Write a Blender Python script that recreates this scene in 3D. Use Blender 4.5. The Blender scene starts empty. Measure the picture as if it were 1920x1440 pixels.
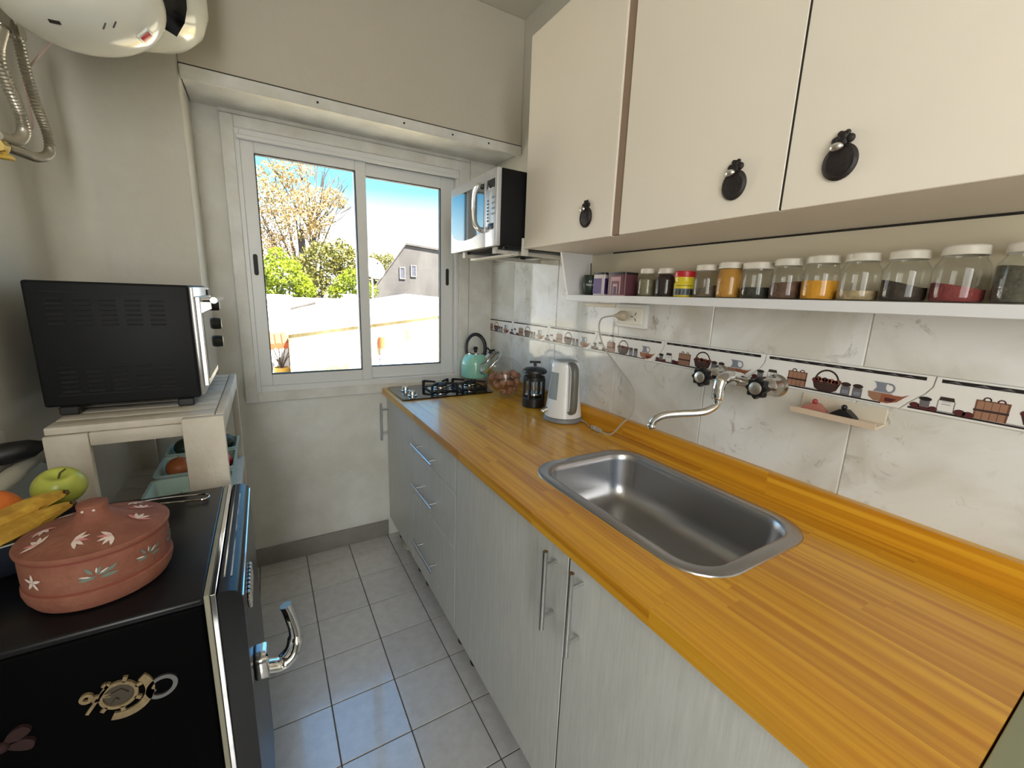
import bpy, bmesh, math, random
import numpy as np
from mathutils import Vector, Matrix, Euler, noise as mnoise

random.seed(7)
SC = bpy.context.scene
COL = SC.collection
PI = math.pi

# ------------------------------------------------------------------ camera
F_PX = 786.15
YAW, PITCH, ROLL = 0.5342, -0.2048, 0.0355
CAM = Vector((-1.147, -2.314, 1.414))
_f = Vector((math.sin(YAW) * math.cos(PITCH), math.cos(YAW) * math.cos(PITCH), math.sin(PITCH)))
_r = Vector((math.cos(YAW), -math.sin(YAW), 0))
_u = _r.cross(_f)
_r2 = _r * math.cos(ROLL) + _u * math.sin(ROLL)
_u2 = -_r * math.sin(ROLL) + _u * math.cos(ROLL)
cd = bpy.data.cameras.new('camera')
cam = bpy.data.objects.new('camera', cd)
COL.objects.link(cam)
cam.matrix_world = Matrix(((_r2.x, _u2.x, -_f.x, CAM.x), (_r2.y, _u2.y, -_f.y, CAM.y), (_r2.z, _u2.z, -_f.z, CAM.z), (0, 0, 0, 1)))
cd.sensor_width = 36
cd.lens = F_PX / 1920 * 36
cd.clip_start = 0.02
cd.clip_end = 500
SC.camera = cam

# ------------------------------------------------------------------ world, sun, exposure
SC.view_settings.view_transform = 'Standard'
SC.view_settings.look = 'None'
SC.view_settings.gamma = 1
SC.view_settings.use_curve_mapping = False
SC.view_settings.exposure = 1.5

W = bpy.data.worlds.new('world')
SC.world = W
W.use_nodes = True
nt = W.node_tree
nt.nodes.clear()
wo = nt.nodes.new('ShaderNodeOutputWorld')
bg = nt.nodes.new('ShaderNodeBackground')
tc = nt.nodes.new('ShaderNodeTexCoord')
sx = nt.nodes.new('ShaderNodeSeparateXYZ')
rp = nt.nodes.new('ShaderNodeValToRGB')
nt.links.new(tc.outputs['Generated'], sx.inputs[0])
nt.links.new(sx.outputs['Z'], rp.inputs[0])
nt.links.new(rp.outputs[0], bg.inputs[0])
nt.links.new(bg.outputs[0], wo.inputs[0])
cr = rp.color_ramp
cr.elements[0].position = 0.0
cr.elements[0].color = (1.0, 1.0, 1.0, 1)
cr.elements[1].position = 1.0
cr.elements[1].color = (0.16, 0.42, 0.85, 1)
for p, c in ((0.09, (0.97, 0.99, 1.0)), (0.14, (0.50, 0.80, 0.95)), (0.21, (0.13, 0.42, 0.66)), (0.40, (0.11, 0.36, 0.72))):
    e = cr.elements.new(p)
    e.color = c + (1,)
bg.inputs[1].default_value = 1.3

sd = bpy.data.lights.new('sun', 'SUN')
sd.energy = 24.0
sd.angle = math.radians(0.6)
sd.color = (1.0, 0.96, 0.89)
sun = bpy.data.objects.new('sun', sd)
COL.objects.link(sun)
sun.rotation_euler = Vector((-0.35, 0.50, -0.90)).to_track_quat('-Z', 'Y').to_euler()

def area(name, loc, direction, sx_, sy_, energy, color):
    d = bpy.data.lights.new(name, 'AREA')
    d.shape = 'RECTANGLE'
    d.size, d.size_y = sx_, sy_
    d.energy = energy
    d.color = color
    o = bpy.data.objects.new(name, d)
    COL.objects.link(o)
    o.location = loc
    o.rotation_euler = Vector(direction).to_track_quat('-Z', 'Y').to_euler()
    return o
# added fill lamps behind the camera, brightening the room; no opening is built
area('left_fill', (-1.64, -3.15, 1.80), (1, 0.42, 0.0), 1.5, 1.4, 10.0, (1.0, 0.985, 0.95))
area('rear_fill', (-1.50, -4.30, 1.45), (0.15, 1, 0.0), 0.42, 2.1, 9.0, (0.98, 1.0, 0.97))

# ------------------------------------------------------------------ helpers: materials
MATS = {}
def rgb(r, g, b):
    def f(c):
        c /= 255.0
        return c / 12.92 if c <= 0.04045 else ((c + 0.055) / 1.055) ** 2.4
    return (f(r), f(g), f(b), 1)

class NT:
    def __init__(s, m):
        s.t = m.node_tree
    def n(s, typ, **kw):
        x = s.t.nodes.new(typ)
        for k, v in kw.items():
            if k in x.inputs.keys() if isinstance(k, str) else False:
                x.inputs[k].default_value = v
            else:
                setattr(x, k, v)
        return x
    def l(s, a, b):
        s.t.links.new(a, b)

def mat(name, base=(0.8, 0.8, 0.8, 1), rough=0.5, metal=0.0, spec=0.5, vary=0.0, vscale=8.0, bump=0.0, bscale=60.0, coat=0.0, base2=None, stretch=(1, 1, 1), emit=None, coord='Position', rnd=0.0, trans=0.0):
    if name in MATS:
        return MATS[name]
    m = bpy.data.materials.new(name)
    m.use_nodes = True
    t = NT(m)
    b = m.node_tree.nodes['Principled BSDF']
    b.inputs['Base Color'].default_value = base
    b.inputs['Roughness'].default_value = rough
    b.inputs['Metallic'].default_value = metal
    b.inputs['Specular IOR Level'].default_value = spec
    b.inputs['Coat Weight'].default_value = coat
    b.inputs['Transmission Weight'].default_value = trans
    if coat:
        b.inputs['Coat Roughness'].default_value = 0.08
    if emit:
        b.inputs['Emission Color'].default_value = emit[0]
        b.inputs['Emission Strength'].default_value = emit[1]
    if vary or bump or rnd:
        if coord == 'Position':
            src = t.n('ShaderNodeNewGeometry').outputs['Position']
        else:
            src = t.n('ShaderNodeTexCoord').outputs['Object']
        mp = t.n('ShaderNodeMapping')
        mp.inputs['Scale'].default_value = stretch
        t.l(src, mp.inputs['Vector'])
        vec = mp.outputs[0]
        if vary:
            nz = t.n('ShaderNodeTexNoise')
            nz.inputs['Scale'].default_value = vscale
            nz.inputs['Detail'].default_value = 5
            nz.inputs['Roughness'].default_value = 0.6
            t.l(vec, nz.inputs['Vector'])
            r_ = t.n('ShaderNodeValToRGB')
            r_.color_ramp.elements[0].position = 0.35
            r_.color_ramp.elements[1].position = 0.68
            b2 = base2 or tuple(c * (1 - vary) for c in base[:3]) + (1,)
            r_.color_ramp.elements[0].color = b2
            r_.color_ramp.elements[1].color = base
            t.l(nz.outputs[0], r_.inputs[0])
            colr = r_.outputs[0]
            if rnd:
                oi = t.n('ShaderNodeObjectInfo')
                hs = t.n('ShaderNodeHueSaturation')
                ma = t.n('ShaderNodeMath', operation='MULTIPLY_ADD')
                ma.inputs[1].default_value = rnd
                ma.inputs[2].default_value = 1 - rnd / 2
                t.l(oi.outputs['Random'], ma.inputs[0])
                t.l(ma.outputs[0], hs.inputs['Value'])
                t.l(colr, hs.inputs['Color'])
                colr = hs.outputs[0]
            t.l(colr, b.inputs['Base Color'])
        if bump:
            nb = t.n('ShaderNodeTexNoise')
            nb.inputs['Scale'].default_value = bscale
            nb.inputs['Detail'].default_value = 4
            t.l(vec, nb.inputs['Vector'])
            bp = t.n('ShaderNodeBump')
            bp.inputs['Strength'].default_value = bump
            bp.inputs['Distance'].default_value = 0.004
            t.l(nb.outputs[0], bp.inputs['Height'])
            t.l(bp.outputs[0], b.inputs['Normal'])
    MATS[name] = m
    return m

def glass(name, tint=(1, 1, 1, 1), gloss_rough=0.02, refl=1.0):
    """thin clear glass: straight-through light plus a Fresnel reflection"""
    if name in MATS:
        return MATS[name]
    m = bpy.data.materials.new(name)
    m.use_nodes = True
    t = NT(m)
    m.node_tree.nodes.clear()
    out = t.n('ShaderNodeOutputMaterial')
    tr = t.n('ShaderNodeBsdfTransparent')
    tr.inputs[0].default_value = tint
    gl = t.n('ShaderNodeBsdfGlossy')
    gl.inputs['Roughness'].default_value = gloss_rough
    fr = t.n('ShaderNodeLayerWeight')
    fr.inputs['Blend'].default_value = 0.5
    pw = t.n('ShaderNodeMath', operation='POWER')
    pw.inputs[1].default_value = 4.5
    t.l(fr.outputs['Facing'], pw.inputs[0])
    mu = t.n('ShaderNodeMath', operation='MULTIPLY_ADD')
    mu.inputs[1].default_value = 0.80 * min(refl, 1.15)
    mu.inputs[2].default_value = 0.04 * refl
    mx = t.n('ShaderNodeMixShader')
    t.l(pw.outputs[0], mu.inputs[0])
    t.l(mu.outputs[0], mx.inputs[0])
    t.l(tr.outputs[0], mx.inputs[1])
    t.l(gl.outputs[0], mx.inputs[2])
    t.l(mx.outputs[0], out.inputs[0])
    MATS[name] = m
    return m

# ------------------------------------------------------------------ helpers: shapes (all in world coordinates)
def B():
    return bmesh.new()

def box(bm, x0, x1, y0, y1, z0, z1, bev=0.0, seg=2, mi=0, M=None):
    if x0 > x1: x0, x1 = x1, x0
    if y0 > y1: y0, y1 = y1, y0
    if z0 > z1: z0, z1 = z1, z0
    vs = [bm.verts.new(p) for p in ((x0, y0, z0), (x1, y0, z0), (x1, y1, z0), (x0, y1, z0), (x0, y0, z1), (x1, y0, z1), (x1, y1, z1), (x0, y1, z1))]
    fs = [bm.faces.new([vs[i] for i in q]) for q in ((3, 2, 1, 0), (4, 5, 6, 7), (0, 1, 5, 4), (1, 2, 6, 5), (2, 3, 7, 6), (3, 0, 4, 7))]
    for f in fs:
        f.material_index = mi
    if bev > 0:
        es = list({e for f in fs for e in f.edges})
        r = bmesh.ops.bevel(bm, geom=es, offset=bev, segments=seg, affect='EDGES', profile=0.5)
        vs = list({v for f in r['faces'] for v in f.verts} | {v for v in vs if v.is_valid})
        for f in r['faces']:
            f.material_index = mi
    if M is not None:
        for v in vs:
            if v.is_valid:
                v.co = M @ v.co
    return vs

def lathe(bm, prof, c=(0, 0, 0), n=32, cap0=True, cap1=True, M=None, mi=0):
    """prof: list of (radius, z) around the vertical through c; M: extra matrix applied before moving to c"""
    c = Vector(c)
    rings = []
    for r, z in prof:
        ring = []
        if r < 1e-6:
            p = Vector((0, 0, z))
            ring = [bm.verts.new((M @ p if M else p) + c)]
        else:
            for i in range(n):
                a = 2 * PI * i / n
                p = Vector((r * math.cos(a), r * math.sin(a), z))
                ring.append(bm.verts.new((M @ p if M else p) + c))
        rings.append(ring)
    for a, b in zip(rings, rings[1:]):
        if len(a) == 1 and len(b) == 1:
            continue
        for i in range(n):
            j = (i + 1) % n
            if len(a) == 1:
                f = bm.faces.new((a[0], b[j], b[i]))
            elif len(b) == 1:
                f = bm.faces.new((a[i], a[j], b[0]))
            else:
                f = bm.faces.new((a[i], a[j], b[j], b[i]))
            f.material_index = mi
    if cap0 and len(rings[0]) > 1:
        bm.faces.new(list(reversed(rings[0]))).material_index = mi
    if cap1 and len(rings[-1]) > 1:
        bm.faces.new(rings[-1]).material_index = mi

def smooth_path(pts, k=6, closed=False):
    """Catmull-Rom through pts"""
    P = [Vector(p) for p in pts]
    out = []
    n = len(P)
    rng = range(n) if closed else range(n - 1)
    for i in rng:
        p1, p2 = P[i], P[(i + 1) % n]
        p0 = P[i - 1] if (closed or i > 0) else p1 * 2 - p2
        p3 = P[(i + 2) % n] if (closed or i + 2 < n) else p2 * 2 - p1
        for s in range(k):
            t = s / k
            out.append(0.5 * ((2 * p1) + (p2 - p0) * t + (2 * p0 - 5 * p1 + 4 * p2 - p3) * t * t + (3 * p1 - p0 - 3 * p2 + p3) * t ** 3))
    if not closed:
        out.append(P[-1])
    return out

def tube(bm, pts, r, n=10, closed=False, caps=True, mi=0, flat=None):
    """round (or, with flat=(a,b), oval) tube along pts; r number or list"""
    P = [Vector(p) for p in pts]
    m = len(P)
    rs = r if isinstance(r, (list, tuple)) else [r] * m
    tang = []
    for i in range(m):
        a = P[i - 1] if (i > 0 or closed) else P[i]
        b = P[(i + 1) % m] if (i < m - 1 or closed) else P[i]
        tang.append((b - a).normalized())
    up = Vector((0, 0, 1))
    if abs(tang[0].dot(up)) > 0.9:
        up = Vector((1, 0, 0))
    nrm = (up - tang[0] * up.dot(tang[0])).normalized()
    rings = []
    for i in range(m):
        nrm = (nrm - tang[i] * nrm.dot(tang[i])).normalized()
        bn = tang[i].cross(nrm)
        fa, fb = flat if flat else (1, 1)
        rings.append([bm.verts.new(P[i] + nrm * (math.cos(2 * PI * k / n) * rs[i] * fa) + bn * (math.sin(2 * PI * k / n) * rs[i] * fb)) for k in range(n)])
    prs = list(zip(rings, rings[1:])) + ([(rings[-1], rings[0])] if closed else [])
    for a, b in prs:
        for k in range(n):
            j = (k + 1) % n
            bm.faces.new((a[k], a[j], b[j], b[k])).material_index = mi
    if caps and not closed:
        bm.faces.new(list(reversed(rings[0]))).material_index = mi
        bm.faces.new(rings[-1]).material_index = mi

def prism(bm, poly, ax, a0, a1, mi=0, M=None):
    """polygon (list of 2-D points) extruded along axis ax ('x','y','z') from a0 to a1"""
    def pt(p, a):
        v = {'x': (a, p[0], p[1]), 'y': (p[0], a, p[1]), 'z': (p[0], p[1], a)}[ax]
        v = Vector(v)
        return M @ v if M else v
    A = [bm.verts.new(pt(p, a0)) for p in poly]
    C = [bm.verts.new(pt(p, a1)) for p in poly]
    n = len(poly)
    fs = [bm.faces.new(A), bm.faces.new(list(reversed(C)))]
    for i in range(n):
        j = (i + 1) % n
        fs.append(bm.faces.new((A[j], A[i], C[i], C[j])))
    for f in fs:
        f.material_index = mi
    bmesh.ops.recalc_face_normals(bm, faces=fs)
    return fs

def ball(bm, c, r, seg=16, rings=10, sc=(1, 1, 1), M=None, mi=0):
    prof = [(r * math.sin(PI * i / rings), -r * math.cos(PI * i / rings)) for i in range(rings + 1)]
    S = Matrix.Diagonal((sc[0], sc[1], sc[2]))
    MM = (M.to_3x3() @ S) if M else S
    lathe(bm, prof, c, seg, M=MM, mi=mi)

def rrect(x0, x1, y0, y1, r, n=6):
    """rounded rectangle loop, counter-clockwise"""
    out = []
    for cx, cy, a0 in ((x1 - r, y1 - r, 0), (x0 + r, y1 - r, 90), (x0 + r, y0 + r, 180), (x1 - r, y0 + r, 270)):
        for i in range(n + 1):
            a = math.radians(a0 + 90 * i / n)
            out.append((cx + r * math.cos(a), cy + r * math.sin(a)))
    return out

def loft(bm, loops, cap0=False, cap1=False, mi=0):
    R = [[bm.verts.new(p) for p in L] for L in loops]
    n = len(R[0])
    for a, b in zip(R, R[1:]):
        for i in range(n):
            j = (i + 1) % n
            bm.faces.new((a[i], a[j], b[j], b[i])).material_index = mi
    if cap0:
        bm.faces.new(list(reversed(R[0]))).material_index = mi
    if cap1:
        bm.faces.new(R[-1]).material_index = mi

# ------------------------------------------------------------------ helpers: objects
ORG = {}
def _org(o):
    return ORG[o.name] if o is not None else Vector((0, 0, 0))

def finish(bm, name, m, smooth=35, recalc=True):
    if recalc:
        bmesh.ops.recalc_face_normals(bm, faces=bm.faces[:])
    me = bpy.data.meshes.new(name)
    bm.to_mesh(me)
    bm.free()
    for x in (m if isinstance(m, (list, tuple)) else [m]):
        me.materials.append(x)
    if smooth:
        for p in me.polygons:
            p.use_smooth = True
        me.set_sharp_from_angle(angle=math.radians(smooth))
    return me

def part(name, bm, m, parent=None, label=None, kind=None, smooth=35, loc=None, recalc=True):
    """one mesh object; shape given in world coordinates, origin at its parent's base"""
    org = Vector(loc) if loc is not None else _org(parent)
    bmesh.ops.translate(bm, verts=bm.verts[:], vec=-org)
    me = finish(bm, name, m, smooth, recalc)
    o = bpy.data.objects.new(name, me)
    COL.objects.link(o)
    if parent is not None:
        o.parent = parent
        o.location = org - _org(parent)
    else:
        o.location = org
    ORG[o.name] = org
    if label: o['label'] = label
    if kind: o['kind'] = kind
    return o

def thing(name, label, cat, loc, group=None, kind=None):
    o = bpy.data.objects.new(name, None)
    o.empty_display_size = 0.05
    COL.objects.link(o)
    o.location = loc
    ORG[o.name] = Vector(loc)
    if label: o['label'] = label
    if cat: o['category'] = cat
    if group: o['group'] = group
    if kind: o['kind'] = kind
    return o

def single(name, bm, m, label, cat, loc, group=None, smooth=35, kind=None):
    o = part(name, bm, m, None, label, kind, smooth, loc)
    if cat: o['category'] = cat
    if group: o['group'] = group
    return o

def piece(name, me, parent, loc, scale=(1, 1, 1), rot=None):
    """one more object that shares mesh data"""
    o = bpy.data.objects.new(name, me)
    COL.objects.link(o)
    o.parent = parent
    o.location = Vector(loc) - _org(parent)
    o.scale = scale
    if rot: o.rotation_euler = rot
    ORG[o.name] = Vector(loc)
    return o

def struct(name, bm, m, smooth=35, loc=(0, 0, 0)):
    return part(name, bm, m, None, None, 'structure', smooth, loc)

# ================================================================== THE ROOM
WX0, YF, ZC = -1.72, -0.279, 2.74       # left wall, front plane of the thick far wall, ceiling
XR = -1.346                              # left side of the window recess
ZS = 2.158                               # soffit of the recess
M_plaster = mat('painted_plaster', rgb(218, 216, 208), rough=0.55, vary=0.07, vscale=2.2, bump=0.25, bscale=45, base2=rgb(206, 201, 188))
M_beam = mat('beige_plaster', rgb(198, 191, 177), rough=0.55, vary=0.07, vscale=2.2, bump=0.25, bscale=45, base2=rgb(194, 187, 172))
M_plaster_low = mat('stained_plaster', rgb(232, 232, 228), rough=0.6, vary=0.2, vscale=3.5, bump=0.4, bscale=30, base2=rgb(212, 210, 200))
M_ceiling = mat('ceiling_paint', rgb(220, 215, 202), rough=0.7, vary=0.05, vscale=1.5, bump=0.2, bscale=30)
M_trim = mat('white_gloss_paint', rgb(226, 226, 222), rough=0.35, vary=0.06, vscale=9, bump=0.15, bscale=35, base2=rgb(208, 206, 198))
M_alu = mat('white_lacquered_aluminium', rgb(224, 225, 224), rough=0.3, spec=0.5)
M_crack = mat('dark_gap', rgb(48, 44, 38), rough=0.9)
M_grout = mat('dark_grout', rgb(92, 90, 88), rough=0.9)
M_wgrout = mat('tile_grout', rgb(222, 218, 206), rough=0.9)

# floor: bed of grout and one tile after another
bm = B(); box(bm, WX0 - 0.1, 0.2, -4.8, 0.16, -0.16, -0.0025)
floor = struct('floor', bm, M_grout)
M_ftile = mat('grey_floor_tile', rgb(206, 205, 204), rough=0.24, spec=0.9, coat=1.0, vary=0.12, vscale=26, bump=0.08, bscale=160, base2=rgb(194, 192, 190), rnd=0.06)
T = 0.2177; X0T, Y0T = -1.0428, -0.1126
bm = B(); box(bm, -T / 2 + .0018, T / 2 - .0018, -T / 2 + .0018, T / 2 - .0018, -0.006, 0.0, 0.0012, 1)
tile_me = finish(bm, 'tile', M_ftile)
for i in range(-4, 3):
    for j in range(-1, 12):
        cx, cy = X0T + (i + .5) * T, Y0T - (j + .5) * T
        if cx - T / 2 < WX0 - 0.05: continue
        if cy + T / 2 > 0.12: continue
        piece('tile', tile_me, floor, (cx, cy, 0.0))

bm = B(); box(bm, WX0 - 0.1, 0.2, -4.8, 0.16, ZC, ZC + 0.1)
struct('ceiling', bm, M_ceiling)
bm = B(); box(bm, WX0 - 0.12, WX0, -4.8, 0.16, 0, ZC)
struct('wall_left', bm, M_plaster)
bm = B(); box(bm, WX0 - 0.12, 0.2, -4.92, -4.8, 0, ZC)
struct('wall_rear', bm, M_plaster)
# right wall core
# things measured on the wall are carried to its true plane XT
XT = 0.048
KW = (XT + 1.147) / 1.147
def wx(x): return -1.147 + (x + 1.147) * KW
def wy(y): return -2.314 + (y + 2.314) * KW
def wz(z): return 1.414 + (z - 1.414) * KW
bm = B(); box(bm, XT + .014, 0.2, -4.8, 0.16, 0, ZC)
wall_right = struct('wall_right', bm, [M_plaster])
# far wall: thin wall round the window, deep block on the left and deep beam above
WO = (-1.225, -0.165, 0.905, 2.105)      # rough opening x0,x1,z0,z1
bm = B()
box(bm, XR, WO[0], 0, 0.15, 0, ZS)
box(bm, WO[1], XT + .014, 0, 0.15, 0, ZS)
box(bm, WO[0], WO[1], 0, 0.15, 0, WO[2])
box(bm, WO[0], WO[1], 0, 0.15, WO[3], ZS)
wall_far = struct('wall_far', bm, M_plaster_low)
bm = B()
box(bm, WX0, XR, YF, 0.15, 0, ZC, 0.004, 1)
part('deep_wall_block', bm, M_plaster, wall_far)
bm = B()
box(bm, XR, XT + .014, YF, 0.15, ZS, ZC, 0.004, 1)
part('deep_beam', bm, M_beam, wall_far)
bm = B(); rc = .11
poly = [(WX0 - .01, YF + .01), (WX0 - .01, YF - rc)] + [(WX0 + rc - rc * math.cos(a), YF - rc + rc * math.sin(a)) for a in np.linspace(0, PI / 2, 12)] + [(WX0 + rc, YF + .01)]
prism(bm, poly, 'z', 0, ZC)
part('rounded_corner', bm, M_plaster, wall_far)

# lintel board under the beam, with the dark crack along its top and nail heads
bm = B(); box(bm, XR + .004, XT + .010, YF - 0.008, YF + 0.012, 2.128, 2.171, 0.002, 1)
trim = struct('trim_1', bm, M_trim)
bm = B(); box(bm, XR + .002, XT + .012, YF - 0.003, YF + 0.003, 2.171, 2.176)
part('crack', bm, M_crack, trim)
bm = B()
box(bm, XR + .004, XT + .010, YF + 0.012, -0.002, 2.146, ZS - .001)
part('soffit_board', bm, M_trim, trim)
for x in (-0.55, -0.32, -0.13, -0.9):
    bm = B(); lathe(bm, [(0.0001, -.001), (.0045, -.001), (.0045, .001), (0.0001, .001)], (x, YF - .009, 2.150), 8, M=Matrix.Rotation(PI / 2, 3, 'X'))
    part('nail_hole', bm, M_crack, trim)

# baseboard of grey cement along the far wall
bm = B(); box(bm, XR, -0.60, -0.014, 0, 0, 0.0965, 0.003, 2)
struct('baseboard_far', bm, mat('grey_baseboard', rgb(150, 147, 140), rough=0.5, vary=0.15, vscale=14, bump=0.3))

# ---------------------------------------------------------------- wall tiles (right wall)
def tile_material():
    m = bpy.data.materials.new('marbled_tile')
    m.use_nodes = True
    t = NT(m); b = m.node_tree.nodes['Principled BSDF']
    geo = t.n('ShaderNodeTexCoord'); oi = t.n('ShaderNodeObjectInfo')
    cmb = t.n('ShaderNodeVectorMath', operation='MULTIPLY_ADD')
    cmb.inputs[1].default_value = (1, 1, 1)
    sc = t.n('ShaderNodeMath', operation='MULTIPLY'); sc.inputs[1].default_value = 37
    t.l(oi.outputs['Random'], sc.inputs[0])
    t.l(geo.outputs['Object'], cmb.inputs[0]); t.l(sc.outputs[0], cmb.inputs[2])
    n1 = t.n('ShaderNodeTexNoise'); n1.inputs['Scale'].default_value = 4.5; n1.inputs['Detail'].default_value = 4; n1.inputs['Distortion'].default_value = 0.6
    t.l(cmb.outputs[0], n1.inputs['Vector'])
    r1 = t.n('ShaderNodeValToRGB')
    r1.color_ramp.elements[0].position = 0.38; r1.color_ramp.elements[0].color = rgb(206, 203, 194)
    r1.color_ramp.elements[1].position = 0.58; r1.color_ramp.elements[1].color = rgb(227, 227, 224)
    t.l(n1.outputs[0], r1.inputs[0])
    # small feathery grey veins that come and go
    n2 = t.n('ShaderNodeTexNoise'); n2.inputs['Scale'].default_value = 16; n2.inputs['Detail'].default_value = 8; n2.inputs['Roughness'].default_value = 0.72; n2.inputs['Distortion'].default_value = 1.5
    t.l(cmb.outputs[0], n2.inputs['Vector'])
    r2 = t.n('ShaderNodeValToRGB')
    r2.color_ramp.elements[0].position = 0.54; r2.color_ramp.elements[0].color = (0, 0, 0, 1)
    r2.color_ramp.elements[1].position = 0.63; r2.color_ramp.elements[1].color = (1, 1, 1, 1)
    t.l(n2.outputs[0], r2.inputs[0])
    n3 = t.n('ShaderNodeTexNoise'); n3.inputs['Scale'].default_value = 6.5; n3.inputs['Detail'].default_value = 2
    t.l(cmb.outputs[0], n3.inputs['Vector'])
    r3 = t.n('ShaderNodeValToRGB'); r3.color_ramp.elements[0].position = 0.45; r3.color_ramp.elements[1].position = 0.60
    t.l(n3.outputs[0], r3.inputs[0])
    mm = t.n('ShaderNodeMath', operation='MULTIPLY'); t.l(r2.outputs[0], mm.inputs[0]); t.l(r3.outputs[0], mm.inputs[1])
    m2 = t.n('ShaderNodeMath', operation='MULTIPLY'); m2.inputs[1].default_value = 0.8; t.l(mm.outputs[0], m2.inputs[0])
    mx = t.n('ShaderNodeMix', data_type='RGBA')
    mx.inputs['B'].default_value = rgb(166, 159, 146)
    t.l(m2.outputs[0], mx.inputs['Factor']); t.l(r1.outputs[0], mx.inputs['A'])
    t.l(mx.outputs['Result'], b.inputs['Base Color'])
    b.inputs['Roughness'].default_value = 0.07
    b.inputs['Specular IOR Level'].default_value = 0.5
    return m
M_wtile = tile_material()
bm = B(); box(bm, XT + .0035, XT + .014, -2.72, 0.0, 0.80, wz(1.590))
part('tile_bed', bm, M_wgrout, wall_right)
WT = 0.387
JY = [0.0] + [wy(y) for y in (-0.361, -0.749, -1.146, -1.530, -1.911, -2.298)] + [-2.70]
for z0, z1 in ((wz(1.2885), wz(1.588)), (0.89, wz(1.2100))):
    for a, b_ in zip(JY, JY[1:]):
        bm = B(); box(bm, XT, XT + .005, b_ + .0013, a - .0013, z0, z1, 0.0015, 1)
        part('tile', bm, M_wtile, wall_right, loc=(XT, (a + b_) / 2, (z0 + z1) / 2))
# decorative border tiles with their printed kitchen still life
M_border = mat('border_tile_white', rgb(232, 230, 226), rough=0.12)
M_p = {k: mat('print_' + k, c, rough=0.18) for k, c in dict(black=rgb(40, 36, 36), brown=rgb(112, 74, 60), tan=rgb(158, 118, 96), wine=rgb(86, 44, 46), blue=rgb(132, 136, 148), copper=rgb(150, 92, 68), grey=rgb(112, 108, 110), dark=rgb(62, 48, 46)).items()}
PK = list(M_p)
def joint(s0):
    return [(s0, 0.0), (s0 + .014, .018), (s0 + .036, .041), (s0 + .045, .057), (s0 + .047, wz(1.2882) - wz(1.2120))]
BZ = wz(1.2120); BL = 0.3335 * KW
def border_tile(ya, first):
    bm = B()
    L, R_ = joint(0.0013), joint(BL - 0.0013)
    poly = L + list(reversed(R_))
    prism(bm, [(ya - s, BZ + t) for s, t in poly], 'x', XT - 0.001, XT + .005)
    return part('border_tile', bm, M_border, wall_right, loc=(XT, ya, BZ))
def flat_poly(bm, pts, col, lift=0.0004, ya=0.0):
    x = XT - 0.001 - lift
    vs = [bm.verts.new((x, ya - s * KW, BZ + t * KW)) for s, t in pts]
    f = bm.faces.new(vs); f.material_index = PK.index(col); f.normal_update()
    bmesh.ops.triangulate(bm, faces=[f])
def ell(cs, ct, rs, rt, n=14):
    return [(cs + rs * math.cos(2 * PI * i / n), ct + rt * math.sin(2 * PI * i / n)) for i in range(n)]
def ring_poly(bm, cs, ct, r0, r1, rt_s, a0, a1, col, lift, n=12):
    for i in range(n):
        t0, t1 = a0 + (a1 - a0) * i / n, a0 + (a1 - a0) * (i + 1) / n
        flat_poly(bm, [(cs + r0 * math.cos(t0), ct + rt_s * r0 * math.sin(t0)), (cs + r1 * math.cos(t0), ct + rt_s * r1 * math.sin(t0)), (cs + r1 * math.cos(t1), ct + rt_s * r1 * math.sin(t1)), (cs + r0 * math.cos(t1), ct + rt_s * r0 * math.sin(t1))], col, lift)
def rect(s0, s1, t0, t1):
    return [(s0, t0), (s1, t0), (s1, t1), (s0, t1)]
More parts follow.
